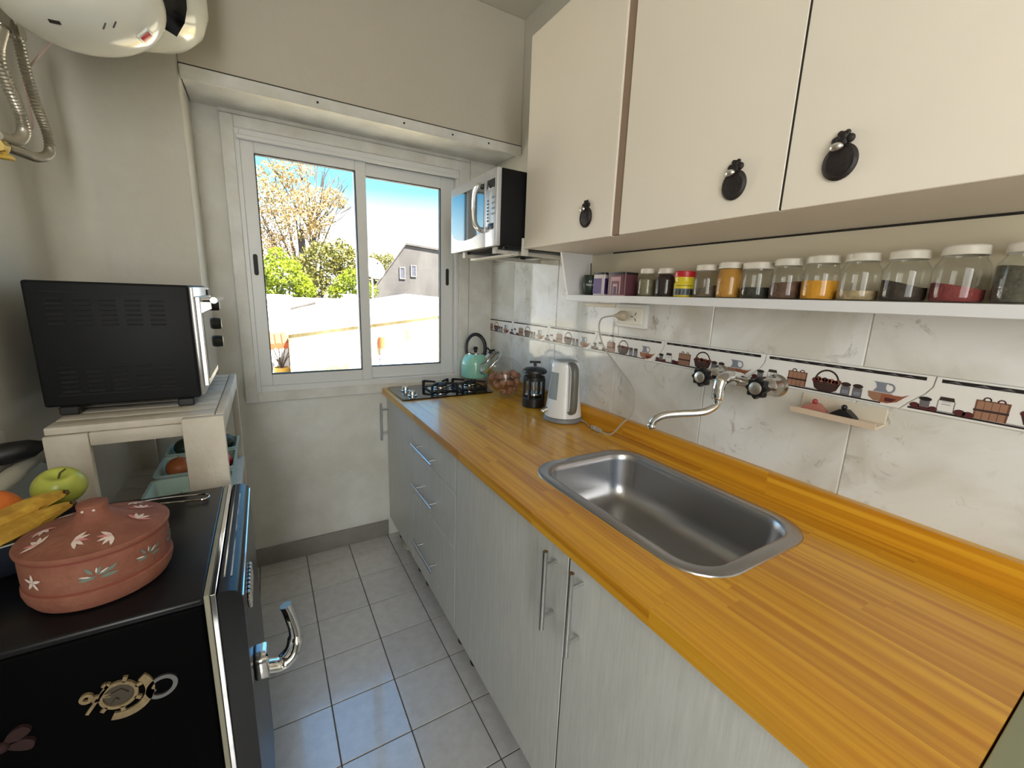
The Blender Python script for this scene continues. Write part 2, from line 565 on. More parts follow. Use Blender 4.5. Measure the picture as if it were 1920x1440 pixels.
def print_bm():
    bm = B(); rr = random.Random(3)
    flat_poly(bm, rect(.054, .365, .0655, .0725), 'black')
    for k in range(9):                                   # lighter marbling in the stripe
        s = .065 + k * .033 + rr.uniform(-.006, .006)
        flat_poly(bm, [(s, .0662), (s + .010, .0682), (s + .022, .0668), (s + .013, .0712)], 'grey', .0008)
    flat_poly(bm, [(.012, .0045), (.30, .0030), (.300, .0060), (.012, .0085)], 'black')
    flat_poly(bm, [(.02, .0095), (.25, .0070), (.25, .0080), (.02, .0103)], 'dark')
    for s, t, r in ((.022, .013, .008), (.036, .012, .009), (.050, .011, .007), (.088, .0125, .0085), (.100, .0115, .008)):
        flat_poly(bm, ell(s, t, r, r * .75), 'wine', .0006)
    flat_poly(bm, rect(.029, .044, .012, .027), 'grey', .0007); flat_poly(bm, ell(.0365, .029, .010, .0042), 'black', .0009)
    flat_poly(bm, rect(.055, .056, .010, .031), 'grey', .0007); flat_poly(bm, rect(.079, .080, .010, .031), 'grey', .0007)
    flat_poly(bm, [(.056, .031), (.079, .031), (.077, .0385), (.058, .0385)], 'dark', .0008)
    flat_poly(bm, rect(.061, .074, .0235, .0245), 'grey', .0009); flat_poly(bm, rect(.061, .074, .0285, .0292), 'grey', .0009)
    for k in range(4):                                   # slatted crate
        s = .108 + k * .0098
        flat_poly(bm, [(s, .008), (s + .0086, .008), (s + .0092, .042), (s, .042)], 'tan', .0007)
    flat_poly(bm, [(.106, .008), (.149, .008), (.150, .044), (.106, .044)], 'brown', .0005)
    flat_poly(bm, rect(.105, .150, .0225, .0265), 'dark', .0009)
    ring_poly(bm, .120, .045, .0035, .0058, 1.0, 0, 2 * PI, 'dark', .0006, 10)
    ring_poly(bm, .138, .044, .0035, .0058, 1.0, 0, 2 * PI, 'wine', .0006, 10)
    flat_poly(bm, [(.163, .030), (.222, .030), (.215, .012), (.204, .006), (.180, .006), (.169, .012)], 'dark', .0006)
    for k in range(8):
        flat_poly(bm, ell(.168 + k * .0070, .031 + rr.uniform(-.001, .004), .0062, .0056, 9), ('wine', 'brown', 'copper')[k % 3], .0008)
    ring_poly(bm, .1925, .030, .0225, .0262, 1.12, 0.05, PI - 0.05, 'dark', .0005)
    for k in range(3):
        flat_poly(bm, rect(.172, .213, .012 + k * .0055, .0128 + k * .0055), 'brown', .0009)
    for s in (.2325, .2555):                             # two preserve jars
        flat_poly(bm, rect(s - .0090, s + .0090, .0065, .0275), 'grey', .0006)
        flat_poly(bm, rect(s - .0065, s + .0065, .0105, .0190), 'blue', .0008)
        flat_poly(bm, ell(s, .0315, .0098, .0050), 'dark', .0009)
    flat_poly(bm, [(.283, .0275), (.289, .0365), (.2865, .0455), (.2815, .0490), (.309, .0490), (.3045, .0445), (.3045, .0360), (.311, .0275)], 'blue', .0006)
    ring_poly(bm, .311, .038, .0062, .0095, 1.15, -PI * .55, PI * .62, 'blue', .0007, 10)
    flat_poly(bm, [(.275, .0265), (.318, .0265), (.3165, .0145), (.306, .0070), (.287, .0070), (.2775, .0145)], 'tan', .0008)
    flat_poly(bm, [(.300, .0240), (.334, .0250), (.345, .0305), (.338, .0235), (.327, .0115), (.3110, .0055), (.298, .0060)], 'copper', .0010)
    flat_poly(bm, [(.306, .0180), (.326, .0170), (.318, .0095), (.306, .0095)], 'wine', .0012)
    return bm
pb = print_bm()
print_me = finish(pb, 'painted_print', [M_p[k] for k in PK], smooth=0, recalc=False)
for k in range(8):
    ya = wy(0.0125) - k * BL
    bt = border_tile(ya, k == 0)
    o = piece('painted_print', print_me, bt, (0, ya, 0))

# upper plastered part of the right wall sits slightly behind the tiles; its foot shows a ledge
bm = B(); box(bm, XT + .001, XT + .014, -4.8, -0.0, wz(1.590), wz(1.600), 0.002, 1)
part('tile_top_ledge', bm, M_plaster, wall_right)

# ---------------------------------------------------------------- window
win = thing('window_1', None, None, (-0.7, 0, 0.9), kind='structure')
def frame_ring(bm, x0, x1, z0, z1, w, y0, y1, bev=0.002):
    wl, wr, wb, wt = w if isinstance(w, tuple) else (w,) * 4
    box(bm, x0, x0 + wl, y0, y1, z0, z1, bev, 1)
    box(bm, x1 - wr, x1, y0, y1, z0, z1, bev, 1)
    box(bm, x0 + wl, x1 - wr, y0, y1, z0, z0 + wb, bev, 1)
    box(bm, x0 + wl, x1 - wr, y0, y1, z1 - wt, z1, bev, 1)
bm = B(); frame_ring(bm, -1.252, -0.104, 0.872, 2.128, (.050, .062, .050, .050), -0.018, 0.0, 0.003)
part('casing', bm, M_trim, win)
bm = B(); box(bm, -1.252, -0.104, -0.010, 0.0, 2.131, 2.146)
part('head_strip', bm, M_trim, win)
bm = B(); box(bm, -0.100, XT + .006, -0.012, 0.0, 0.90, 2.146, 0.002, 1)
part('side_panel', bm, M_trim, win)
bm = B(); frame_ring(bm, -1.205, -0.166, 0.920, 2.080, (.020, .020, .030, .036), -0.010, 0.090, 0.002)
part('track_frame', bm, M_alu, win)
bm = B(); box(bm, -1.196, -0.176, -0.030, -0.012, 2.034, 2.052, 0.003, 1)
part('head_rail', bm, M_alu, win)
M_pane = glass('window_glass', (0.96, 0.97, 0.97, 1), 0.0, 0.8)
M_seal = mat('black_rubber', rgb(28, 28, 28), rough=0.6)
def sash(x0, x1, z0, z1, y0, y1, gx0, gx1, gz0, gz1, hx, hz):
    bm = B(); frame_ring(bm, x0, x1, z0, z1, (gx0 - x0, x1 - gx1, gz0 - z0, z1 - gz1), y0, y1, 0.003)
    s = part('sash', bm, M_alu, win)
    ym = (y0 + y1) / 2
    bm = B(); box(bm, gx0 - .004, gx1 + .004, ym - .002, ym + .002, gz0 - .004, gz1 + .004)
    part('pane', bm, M_pane, s)
    bm = B(); frame_ring(bm, gx0 - .001, gx1 + .001, gz0 - .001, gz1 + .001, .004, y0 + .001, y1 - .001, 0)
    part('seal', bm, M_seal, s)
    bm = B(); prism(bm, [(hx + a, hz + b) for a, b in rrect(-.009, .009, -.047, .047, .0088, 4)], 'y', y0 - .003, y0 + .002)
    part('latch', bm, M_seal, s)
sash(-1.186, -0.664, 0.950, 2.043, -0.008, 0.020, -1.134, -0.714, 1.006, 1.989, -1.163, 1.517)
sash(-0.716, -0.186, 0.950, 2.043, 0.024, 0.052, -0.668, -0.262, 1.014, 1.980, -0.222, 1.512)

# ================================================================== OUTSIDE THE WINDOW
M_ground = mat('yard_ground', rgb(150, 140, 120), rough=0.9, vary=0.3, vscale=0.6)
bm = B(); box(bm, -60, 80, 1.5, 120, -3.9, -3.6)
struct('ground', bm, M_ground)
M_stucco = mat('cream_stucco', rgb(206, 194, 150), rough=0.85, vary=0.25, vscale=0.9, bump=0.4, bscale=12, base2=rgb(120, 96, 50))
M_white_roof = mat('white_roof_coating', rgb(226, 222, 214), rough=0.8, vary=0.08, vscale=0.7)
M_concrete = mat('weathered_concrete', rgb(70, 66, 62), rough=0.9, vary=0.35, vscale=0.7, bump=0.4, bscale=6, base2=rgb(44, 40, 38), stretch=(1, 1, 0.35))
M_terra = mat('terracotta', rgb(170, 78, 40), rough=0.8, vary=0.15, vscale=6)
M_frame_w = mat('white_window_frame', rgb(225, 225, 225), rough=0.5)
M_shut = mat('grey_blind', rgb(176, 170, 176), rough=0.7)

# near neighbour: long cream wall that runs away to the right, roof edge rising
PA, PB = Vector((-0.811, 6.0, 0)), Vector((2.515, 7.4, 0))
dv = (PB - PA).normalized()
nv = Vector((-dv.y, dv.x, 0))          # points away from the camera
def wp(s, d, z):
    p = PA + dv * s + nv * d
    return Vector((p.x, p.y, z))
LW = (PB - PA).length
def top_z(s): return 0.663 + (0.946 - 0.663) * s / LW
def hexa(bm, pts, mi=0):
    vs = [bm.verts.new(p) for p in pts]
    for q in ((3, 2, 1, 0), (4, 5, 6, 7), (0, 1, 5, 4), (1, 2, 6, 5), (2, 3, 7, 6), (3, 0, 4, 7)):
        bm.faces.new([vs[i] for i in q]).material_index = mi
house = thing('house', 'cream stucco house with flat white roof right outside the window', 'house', (-0.811, 6.0, -3.6))
S1 = LW + 3.0
bm = B()
def bk(z): return Vector((PA.x + .62, PA.y + 5.0, z))       # rear left corner
hexa(bm, [wp(0, 0, -3.6), wp(S1, 0, -3.6), wp(S1, 5, -3.6), bk(-3.6), wp(0, 0, top_z(0)), wp(S1, 0, top_z(S1)), wp(S1, 5, top_z(S1) + .12), bk(top_z(0) + .12)])
part('wall', bm, M_stucco, house, smooth=0)
bm = B()
hexa(bm, [wp(-.05, -.05, top_z(0) - .03), wp(S1, -.05, top_z(S1) - .03), wp(S1, 5, top_z(S1) + .13), bk(top_z(0) + .13), wp(-.05, -.05, top_z(0)), wp(S1, -.05, top_z(S1)), wp(S1, 5, top_z(S1) + .2), bk(top_z(0) + .2)])
part('roof', bm, M_white_roof, house, smooth=0)
def wall_sz(px):                        # wall point -> s
    return (Vector((px[0], px[1], 0)) - PA).dot(dv)
s0, s1 = wall_sz((0.718, 6.644)), wall_sz((1.908, 7.145))
bm = B()
def wbox(bm, sa, sb, da, db, za, zb):
    hexa(bm, [wp(sa, da, za), wp(sb, da, za), wp(sb, db, za), wp(sa, db, za), wp(sa, da, zb), wp(sb, da, zb), wp(sb, db, zb), wp(sa, db, zb)])
wbox(bm, s0, s1, -.03, .0, .04, .11); wbox(bm, s0, s1, -.03, .0, -1.0, -.93); wbox(bm, s0, s0 + .06, -.03, 0, -.93, .04); wbox(bm, s1 - .06, s1, -.03, 0, -.93, .04); wbox(bm, (s0 + s1) / 2 - .04, (s0 + s1) / 2 + .04, -.03, 0, -.93, .04)
hw = part('window', bm, M_frame_w, house, smooth=0)
for a, b_ in ((s0 + .06, (s0 + s1) / 2 - .04), ((s0 + s1) / 2 + .04, s1 - .06)):
    bm = B(); wbox(bm, a, b_, -.012, -.002, -.93, .04)
    part('pane', bm, M_shut, hw, smooth=0)
sp = wall_sz((0.924, 6.73))
bm = B(); tube(bm, [wp(sp, -.06, -.02), wp(sp, -.06, .30)], .035, 10)
vp = part('vent_pipe', bm, mat('grey_pipe', rgb(170, 168, 150), rough=0.6), house)
bm = B(); tube(bm, [wp(sp, -.06, .26), wp(sp, -.06, .49)], .062, 12)
part('cowl', bm, M_terra, vp, label='orange clay cowl on the grey vent pipe')

# passage left of that house: terracotta eave, yellow pot, bare plant, white wall
eave = thing('lean_to_roof', 'small terracotta tiled eave in the gap left of cream house', 'roof', (-1.1, 8.0, -3.6))
bm = B()
for k in range(6):
    tube(bm, [(-1.45 + k * .13, 8.5, .36 + k * .008), (-1.45 + k * .13, 7.7, .20 + k * .008)], .075, 8)
part('tiles', bm, M_terra, eave)
bm = B(); box(bm, -1.55, -1.48, 7.9, 7.97, -3.6, .25); box(bm, -.74, -.67, 8.2, 8.27, -3.6, .3)
part('post', bm, mat('dark_wood_post', rgb(96, 72, 54), rough=0.8), eave)
bm = B(); box(bm, -3.2, -0.6, 8.9, 9.1, -3.6, 0.15)
yw = single('garden_wall', bm, M_white_roof, 'whitewashed wall behind the passage under the terracotta eave', 'wall', (-1.5, 9, -3.6), smooth=0)
bm = B(); box(bm, -1.35, -.6, 7.6, 8.8, -3.6, -.62)
single('terrace', bm, M_concrete, 'low concrete terrace carrying the yellow flower pot', 'terrace', (-1, 8, -3.6), smooth=0)
pot = thing('flower_pot', 'ochre yellow flower pot with a bare plant under the eave', 'flower pot', (-.90, 8.0, -.62))
bm = B(); lathe(bm, [(.10, -.62), (.15, -.40), (.155, -.30), (.165, -.30), (.165, -.26), (.14, -.26), (.13, -.32), (0.0, -.32)], (-.90, 8.0, 0), 20)
part('pot', bm, mat('ochre_glaze', rgb(214, 160, 60), rough=0.5), pot)
bm = B(); rr = random.Random(5)
for k in range(16):
    a = rr.uniform(0, 2 * PI); h = rr.uniform(.25, .55); q = rr.uniform(.05, .22)
    tube(bm, smooth_path([(-.9, 8, -.33), (-.9 + q * .4 * math.cos(a), 8 + q * .4 * math.sin(a), -.33 + h * .5), (-.9 + q * math.cos(a), 8 + q * math.sin(a), -.33 + h)], 3), .010, 5)
part('stems', bm, mat('dry_stem', rgb(92, 76, 66), rough=0.9), pot)

# further flat roofs at eye level
def slab_house(name, label, x0, x1, y0, y1, z, m, par=0.12):
    h = thing(name, label, 'house', ((x0 + x1) / 2, y0, -3.6))
    bm = B(); box(bm, x0, x1, y0, y1, -3.6, z)
    part('wall', bm, m, h, smooth=0)
    bm = B(); box(bm, x0 - .08, x1 + .08, y0 - .08, y1, z, z + par)
    part('parapet', bm, M_white_roof, h, smooth=0)
    return h
slab_house('flat_roof_house', 'white flat roofed house low behind the cream wall at the left', -6.0, -0.45, 12.2, 15.0, 1.10, M_white_roof, .11)
slab_house('flat_roof_house', 'long pale flat roofed house running behind the cream house', -5.0, 9.0, 14.5, 17.5, 0.98, M_white_roof, .10)
edge_bm = B(); tube(edge_bm, [(-1.35, 14.36, .62), (-.35, 14.36, .74), (.45, 14.36, .965)], .045, 6)  # added dark tube that draws the shading line along the roof edges
single('roof_edge_line', edge_bm, M_concrete, 'thin grey shading line sloping across the white roofs at the left', 'shading', (-.4, 14.36, .7))
brk = slab_house('rooftop_hut', 'little brick hut on the far flat roof before the bushes', 1.55, 2.2, 14.9, 15.4, 1.26, mat('pale_brick', rgb(206, 160, 140), rough=0.9, vary=.2, vscale=9), .03)

# weathered gable house
g = thing('gable_house', 'weathered grey gable house with two small windows at the right', 'house', (5.0, 20.0, -3.6))
gx = [(2.9, -3.6), (2.9, 0.93), (3.40, 1.14), (5.40, 3.82), (9.6, 3.50), (9.6, -3.6)]
def turn(bm):                             # the house stands turned: its rear lies further right
    for v in bm.verts:
        if v.co.y > 23: v.co.x += 1.75
bm = B(); prism(bm, gx, 'y', 20.0, 26.0); turn(bm)
part('wall', bm, M_concrete, g, smooth=0)
bm = B()
for a, b_ in (((3.40, 1.14), (5.40, 3.84)), ((5.40, 3.84), (9.65, 3.52))):
    prism(bm, [a, b_, (b_[0], b_[1] + .10), (a[0], a[1] + .10)], 'y', 19.9, 26.1)
turn(bm)
part('roof', bm, M_concrete, g, smooth=0)
for x, z in ((5.20, 2.42), (5.79, 2.56)):
    bm = B(); frame_ring(bm, x - .15, x + .15, z - .30, z + .30, .045, 19.94, 20.0, 0)
    f = part('window', bm, mat('pale_plaster_surround', rgb(92, 88, 84), rough=.9), g, smooth=0)
    bm = B(); box(bm, x - .105, x + .105, 19.97, 19.995, z - .255, z + .255)
    part('pane', bm, mat('dark_far_pane', rgb(58, 57, 64), rough=.3), f, smooth=0)
bm = B(); rr = random.Random(9)
for k in range(16):
    ball(bm, (3.2 + k * .36, 19.6 + rr.uniform(-.2, .2), .80 - k * .012 + rr.uniform(-.05, .05)), rr.uniform(.12, .24), 8, 6)
o = single('rubble', bm, M_concrete, 'grey rubble strip along the foot of the gable house', 'rubble', (5, 19.6, .5), smooth=60, kind='stuff')

# satellite dish on its mast
dish = thing('satellite_dish', 'white satellite dish on a mast left of gable house', 'satellite dish', (2.72, 15.6, 1.06))
Md = Matrix.Rotation(math.radians(-78), 3, 'Y') @ Matrix.Rotation(0.2, 3, 'X')
Md = Vector((0.25, -0.85, 0.45)).to_track_quat('Z', 'Y').to_matrix()
bm = B(); lathe(bm, [(0, 0), (.2, .02), (.36, .07), (.46, .13), (.455, .15), (.35, .09), (.2, .04), (0, .02)], (2.74, 15.6, 2.28), 28, M=Md)
part('reflector', bm, mat('dish_white', rgb(232, 232, 230), rough=.4), dish)
bm = B(); tube(bm, [(2.74, 15.62, 2.26), (2.76, 15.75, 2.1), (2.76, 15.75, 1.08)], .035, 8)
part('mast', bm, mat('grey_pipe', (.5, .5, .5, 1)), dish)
bm = B(); tube(bm, [(2.74, 15.55, 1.9), (2.84, 15.1, 2.5)], .015, 6); ball(bm, (2.84, 15.1, 2.52), .05, 8, 6)
part('feed_arm', bm, M_crack, dish)

# trees
def leaf_mat(name, c1, c2, tr=0.35):
    m = bpy.data.materials.new(name); m.use_nodes = True
    t = NT(m); b = m.node_tree.nodes['Principled BSDF']
    geo = t.n('ShaderNodeNewGeometry')
    r_ = t.n('ShaderNodeValToRGB')
    r_.color_ramp.elements[0].color = c1; r_.color_ramp.elements[1].color = c2
    t.l(geo.outputs['Random Per Island'], r_.inputs[0])
    t.l(r_.outputs[0], b.inputs['Base Color'])
    b.inputs['Roughness'].default_value = 0.6
    tl = t.n('ShaderNodeBsdfTranslucent'); t.l(r_.outputs[0], tl.inputs[0])
    mx = t.n('ShaderNodeMixShader'); mx.inputs[0].default_value = tr
    out = m.node_tree.nodes['Material Output']
    t.l(b.outputs[0], mx.inputs[1]); t.l(tl.outputs[0], mx.inputs[2]); t.l(mx.outputs[0], out.inputs[0])
    return m
def leaves_mesh(name, clumps, size, m, seed):
    """clumps: (centre, radius, count) ; each leaf a bent two-quad blade"""
    rg = np.random.RandomState(seed)
    V, Fc = [], []
    for c, r, n in clumps:
        d = rg.normal(size=(n, 3)); d /= np.linalg.norm(d, axis=1)[:, None]
        rad = r * rg.uniform(0.35, 1.0, size=n) ** 0.5
        p = np.array(c) + d * rad[:, None] * np.array([1, 1, .8])
        a = rg.normal(size=(n, 3)); a /= np.linalg.norm(a, axis=1)[:, None]
        b = np.cross(a, rg.normal(size=(n, 3))); b /= np.linalg.norm(b, axis=1)[:, None]
        s = size * rg.uniform(.6, 1.3, size=n)[:, None]
        base = len(V)
        q = np.stack([p - a * s, p + b * s * .5, p + a * s, p - b * s * .5], 1).reshape(-1, 3)
        V.extend(q.tolist())
        Fc.extend([(base + 4 * i, base + 4 * i + 1, base + 4 * i + 2, base + 4 * i + 3) for i in range(n)])
    me = bpy.data.meshes.new(name)
    me.from_pydata(V, [], Fc)
    me.materials.append(m)
    return me
M_bark = mat('grey_bark', rgb(74, 68, 64), rough=0.9, vary=0.3, vscale=6)
def tree(name, label, base, trunk, clumps, size, m, seed, cat='tree'):
    t = thing(name, label, cat, base)
    bm = B()
    for pts, r in trunk:
        P = smooth_path(pts, 4)
        tube(bm, P, [r * (1 - .75 * i / (len(P) - 1)) for i in range(len(P))], 8)
    part('trunk', bm, M_bark, t)
    me = leaves_mesh('foliage', clumps, size, m, seed)
    me.transform(Matrix.Translation(-Vector(base)))
    o = bpy.data.objects.new('foliage', me); COL.objects.link(o); o.parent = t; o['kind'] = 'stuff'
    ORG[o.name] = Vector(base)
    return t
ML_or = leaf_mat('autumn_leaves', rgb(150, 112, 68), rgb(132, 120, 72))
ML_ye = leaf_mat('bright_leaves', rgb(104, 118, 8), rgb(124, 132, 20), .5)
ML_ol = leaf_mat('olive_leaves', rgb(84, 90, 34), rgb(118, 106, 42))
rt = random.Random(11)
# big tree with orange-yellow crown: (x, z) centres at depth 26
D0 = 26.0
def tp(u, v, y=D0):                     # window pixel -> point at that depth (used once, to lay the crowns out)
    d = _r2 * ((u - 960) / F_PX) - _u2 * ((v - 720) / F_PX) + _f
    k = (y - CAM.y) / d.y
    return CAM + d * k
cl = []; br = []
root = tp(572, 560)
for (u, v, r, n) in ((515, 330, 1.0, 500), (545, 322, .9, 420), (500, 372, 1.2, 620), (540, 380, 1.2, 640), (580, 372, 1.0, 420), (560, 420, 1.1, 560), (515, 425, 1.2, 600), (600, 405, .9, 420), (625, 372, .7, 300), (592, 440, .8, 340), (500, 470, 1.0, 420), (638, 380, .5, 130), (575, 318, .5, 110), (480, 400, 1.2, 420), (470, 350, 1.3, 420), (530, 462, .8, 260), (480, 450, 1.2, 400), (602, 372, .8, 220), (560, 350, .8, 260)):
    p = tp(u, v, D0 + rt.uniform(-1.2, 1.2))
    cl.append((tuple(p), r, n))
    mid = root.lerp(p, .5) + Vector((rt.uniform(-.3, .3), rt.uniform(-.4, .4), .25))
    br.append(([tuple(root), tuple(mid), tuple(p)], .075))
for (u, v) in ((595, 300), (610, 322), (640, 345), (655, 372), (662, 388), (612, 340), (560, 300), (505, 300), (648, 352), (625, 335)):   # bare twigs
    p = tp(u, v, D0 + rt.uniform(-1, 1)); a = tp(580, 430)
    br.append(([tuple(a), tuple(a.lerp(p, .55) + Vector((.1, 0, -.25))), tuple(p)], .06))
    for _ in range(3):
        q = p + Vector((rt.uniform(-.7, .7), rt.uniform(-.4, .4), rt.uniform(-.2, .6)))
        br.append(([tuple(a.lerp(p, .7)), tuple(p.lerp(q, .3)), tuple(q)], .03))
br.append(([(root.x, root.y, -3.6), tuple(root), tuple(tp(565, 430))], .55))
br.append(([(root.x + .3, root.y, -3.6), (root.x + .4, root.y, root.z), tuple(tp(588, 440))], .40))
tree('autumn_tree', 'tall tree with sparse orange and yellow leaves and bare twigs', (root.x, root.y, -3.6), br, [(c, r, int(n * 1.15)) for c, r, n in cl], .082, ML_or, 1)
def bush(name, label, spots, size, m, seed, y, n=420):
    c = []
    for u, v, r in spots:
        c.append((tuple(tp(u, v, y + rt.uniform(-.4, .4))), r, int(n * r * r * 1.6)))
    b0 = Vector(c[0][0]); b0.z = -3.6
    tree(name, label, tuple(b0), [([tuple(b0), tuple(b0.lerp(Vector(k[0]), .6)), k[0]], .10) for k in c], c, size, m, seed, 'bush' if 'bush' in name else 'tree')
bush('bright_bush', 'bright yellow green leafy tree at the left of the view', ((500, 505, .75), (530, 510, .75), (560, 530, .6), (500, 545, .75), (535, 545, .75), (575, 545, .45), (478, 520, .8), (548, 500, .4), (520, 480, .45), (556, 562, .35)), .085, ML_ye, 2, 19.0, 620)
bush('bright_bush', 'bright yellow green bush beside the middle window stile', ((645, 530, .5), (662, 520, .6), (630, 548, .4), (675, 540, .6), (655, 552, .5), (690, 545, .5)), .08, ML_ye, 3, 19.0, 620)
bush('olive_tree', 'dull olive green trees behind the bright bushes', ((600, 490, 1.2), (640, 485, 1.2), (620, 520, 1.2), (580, 530, 1.0), (660, 500, 1.2), (605, 545, 1.0), (640, 470, .8), (600, 470, .7), (690, 510, 1.2), (560, 500, .8)), .10, ML_ol, 4, 24.0, 330)
bush('scrub_tree', 'olive green tree between dish and gable house', ((712, 500, .7), (722, 492, .6), (706, 530, .7), (700, 548, .6), (716, 515, .6), (728, 485, .4), (698, 500, .7), (694, 520, .7), (702, 488, .5)), .075, ML_ol, 5, 21.5, 620)

# ================================================================== KITCHEN, RIGHT SIDE
M_steel = mat('brushed_steel', (0.60, 0.60, 0.60, 1), rough=0.28, metal=1.0)
M_chrome = mat('chrome', (0.78, 0.78, 0.78, 1), rough=0.08, metal=1.0)
M_dkchrome = mat('worn_chrome', (0.55, 0.53, 0.48, 1), rough=0.18, metal=1.0)
M_black = mat('black_plastic', rgb(26, 26, 27), rough=0.42)
M_blackg = mat('black_gloss', rgb(14, 14, 16), rough=0.1)
M_iron = mat('black_cast_iron', rgb(30, 29, 29), rough=0.65)
M_white_pl = mat('white_plastic', rgb(232, 231, 228), rough=0.3)
M_lam = mat('whitewashed_laminate', rgb(214, 215, 212), rough=0.42, vary=0.1, vscale=9.0, stretch=(14, 14, 1.0), base2=rgb(202, 203, 199), bump=0.10, bscale=12)
M_cream = mat('cream_melamine', rgb(238, 229, 214), rough=0.45, vary=0.03, vscale=3)
M_creamedge = mat('cream_edge_shadow', rgb(200, 186, 168), rough=0.6)

def wood_material():
    m = bpy.data.materials.new('varnished_pine'); m.use_nodes = True
    t = NT(m); b = m.node_tree.nodes['Principled BSDF']
    geo = t.n('ShaderNodeNewGeometry'); oi = t.n('ShaderNodeObjectInfo')
    sc = t.n('ShaderNodeVectorMath', operation='SCALE'); sc.inputs['Scale'].default_value = 53.0
    cb = t.n('ShaderNodeCombineXYZ')
    t.l(oi.outputs['Random'], cb.inputs[0]); t.l(oi.outputs['Random'], cb.inputs[1]); t.l(oi.outputs['Random'], cb.inputs[2])
    t.l(cb.outputs[0], sc.inputs[0])
    mp = t.n('ShaderNodeMapping'); mp.inputs['Scale'].default_value = (58, 1.1, 58)
    t.l(geo.outputs['Position'], mp.inputs['Vector'])
    ad = t.n('ShaderNodeVectorMath', operation='ADD'); t.l(mp.outputs[0], ad.inputs[0]); t.l(sc.outputs[0], ad.inputs[1])
    n1 = t.n('ShaderNodeTexNoise'); n1.inputs['Scale'].default_value = 1.0; n1.inputs['Detail'].default_value = 4; n1.inputs['Distortion'].default_value = 0.25
    t.l(ad.outputs[0], n1.inputs['Vector'])
    r1 = t.n('ShaderNodeValToRGB')
    r1.color_ramp.elements[0].position = 0.30; r1.color_ramp.elements[0].color = rgb(188, 122, 16)
    r1.color_ramp.elements[1].position = 0.62; r1.color_ramp.elements[1].color = rgb(222, 166, 42)
    t.l(n1.outputs[0], r1.inputs[0])
    # stave tone: some redder, some paler
    wn = t.n('ShaderNodeTexWhiteNoise', noise_dimensions='1D'); t.l(oi.outputs['Random'], wn.inputs['W'])
    r2 = t.n('ShaderNodeValToRGB')
    r2.color_ramp.elements[0].color = (0.86, 0.76, 0.66, 1); r2.color_ramp.elements[1].color = (1.06, 1.06, 1.05, 1)
    e = r2.color_ramp.elements.new(0.3); e.color = (0.99, 0.95, 0.90, 1)
    t.l(wn.outputs['Value'], r2.inputs[0])
    mx = t.n('ShaderNodeMix', data_type='RGBA', blend_type='MULTIPLY'); mx.inputs['Factor'].default_value = 1.0
    t.l(r1.outputs[0], mx.inputs['A']); t.l(r2.outputs[0], mx.inputs['B'])
    t.l(mx.outputs['Result'], b.inputs['Base Color'])
    b.inputs['Roughness'].default_value = 0.36
    b.inputs['Coat Weight'].default_value = 0.45; b.inputs['Coat Roughness'].default_value = 0.14
    return m
M_wood = wood_material()

# worktop of glued staves
XF, ZT, ZB = -0.6165, 0.900, 0.868
XB = XT - 0.0005
wt = thing('worktop', 'varnished golden pine worktop glued from staves, with upstand along the tiles', 'worktop', (-0.3, -1.13, ZB))
bm = B(); box(bm, -.5, .5, -.5, .5, -.5, .5)
stave_me = finish(bm, 'stave', M_wood, smooth=0)
HX0, HX1, HY0, HY1 = -0.4530, -0.0950, -1.8880, -1.3230       # sink cut-out
edges_x = [XF, -0.572, -0.530, -0.490, HX0, -0.408, -0.366, -0.324, -0.282, -0.240, -0.198, -0.148, HX1, -0.058, -0.018, XB]
rs = random.Random(21)
def stave(xa, xb, ya, yb):
    piece('stave', stave_me, wt, ((xa + xb) / 2, (ya + yb) / 2, (ZT + ZB) / 2), (xb - xa, ya - yb, ZT - ZB))
YEND = -2.262
for xa, xb in zip(edges_x, edges_x[1:]):
    segs = []
    y = 0.0 - rs.uniform(0, .35); cuts = [0.0]
    while y > YEND + .12:
        if y < -.08: cuts.append(y)
        y -= rs.uniform(.30, .62)
    cuts.append(YEND)
    inside = xa >= HX0 - 1e-6 and xb <= HX1 + 1e-6
    for a, b_ in zip(cuts, cuts[1:]):
        if not inside or b_ >= HY1 or a <= HY0:
            stave(xa, xb, a, b_)
        else:
            if a > HY1 + .01: stave(xa, xb, a, HY1)
            if b_ < HY0 - .01: stave(xa, xb, HY0, b_)
UX0 = 0.026
for a, b_ in ((-0.02, -0.62), (-0.62, -1.19), (-1.19, -1.74), (-1.74, YEND)):
    o = piece('upstand', stave_me, wt, ((UX0 + XB) / 2, (a + b_) / 2, (ZT + 0.964) / 2), (XB - UX0, a - b_, 0.964 - ZT))

# ------------------------------------------------ sink
bm = B()
sx0, sx1, sy0, sy1 = -0.486, -0.062, -1.921, -1.290
def loop(d, z, r, n=7):
    return [(x, y, z) for x, y in rrect(sx0 + d, sx1 - d, sy0 + d, sy1 - d, r, n)]
loft(bm, [loop(0, .9003, .105), loop(.0015, .9030, .1035), loop(.005, .9042, .100), loop(.026, .9042, .080), loop(.032, .9030, .075), loop(.0365, .8980, .072), loop(.0385, .880, .070), loop(.046, .800, .066), loop(.052, .772, .062), loop(.064, .756, .054), loop(.085, .748, .042), loop(.13, .745, .02)], cap1=True)
sink = single('sink', bm, mat('sink_steel', (0.47, 0.47, 0.48, 1), rough=0.30, metal=1.0), 'stainless steel rectangular sink with rounded corners set into wooden worktop', 'sink', (-0.27, -1.6, .745), smooth=40)

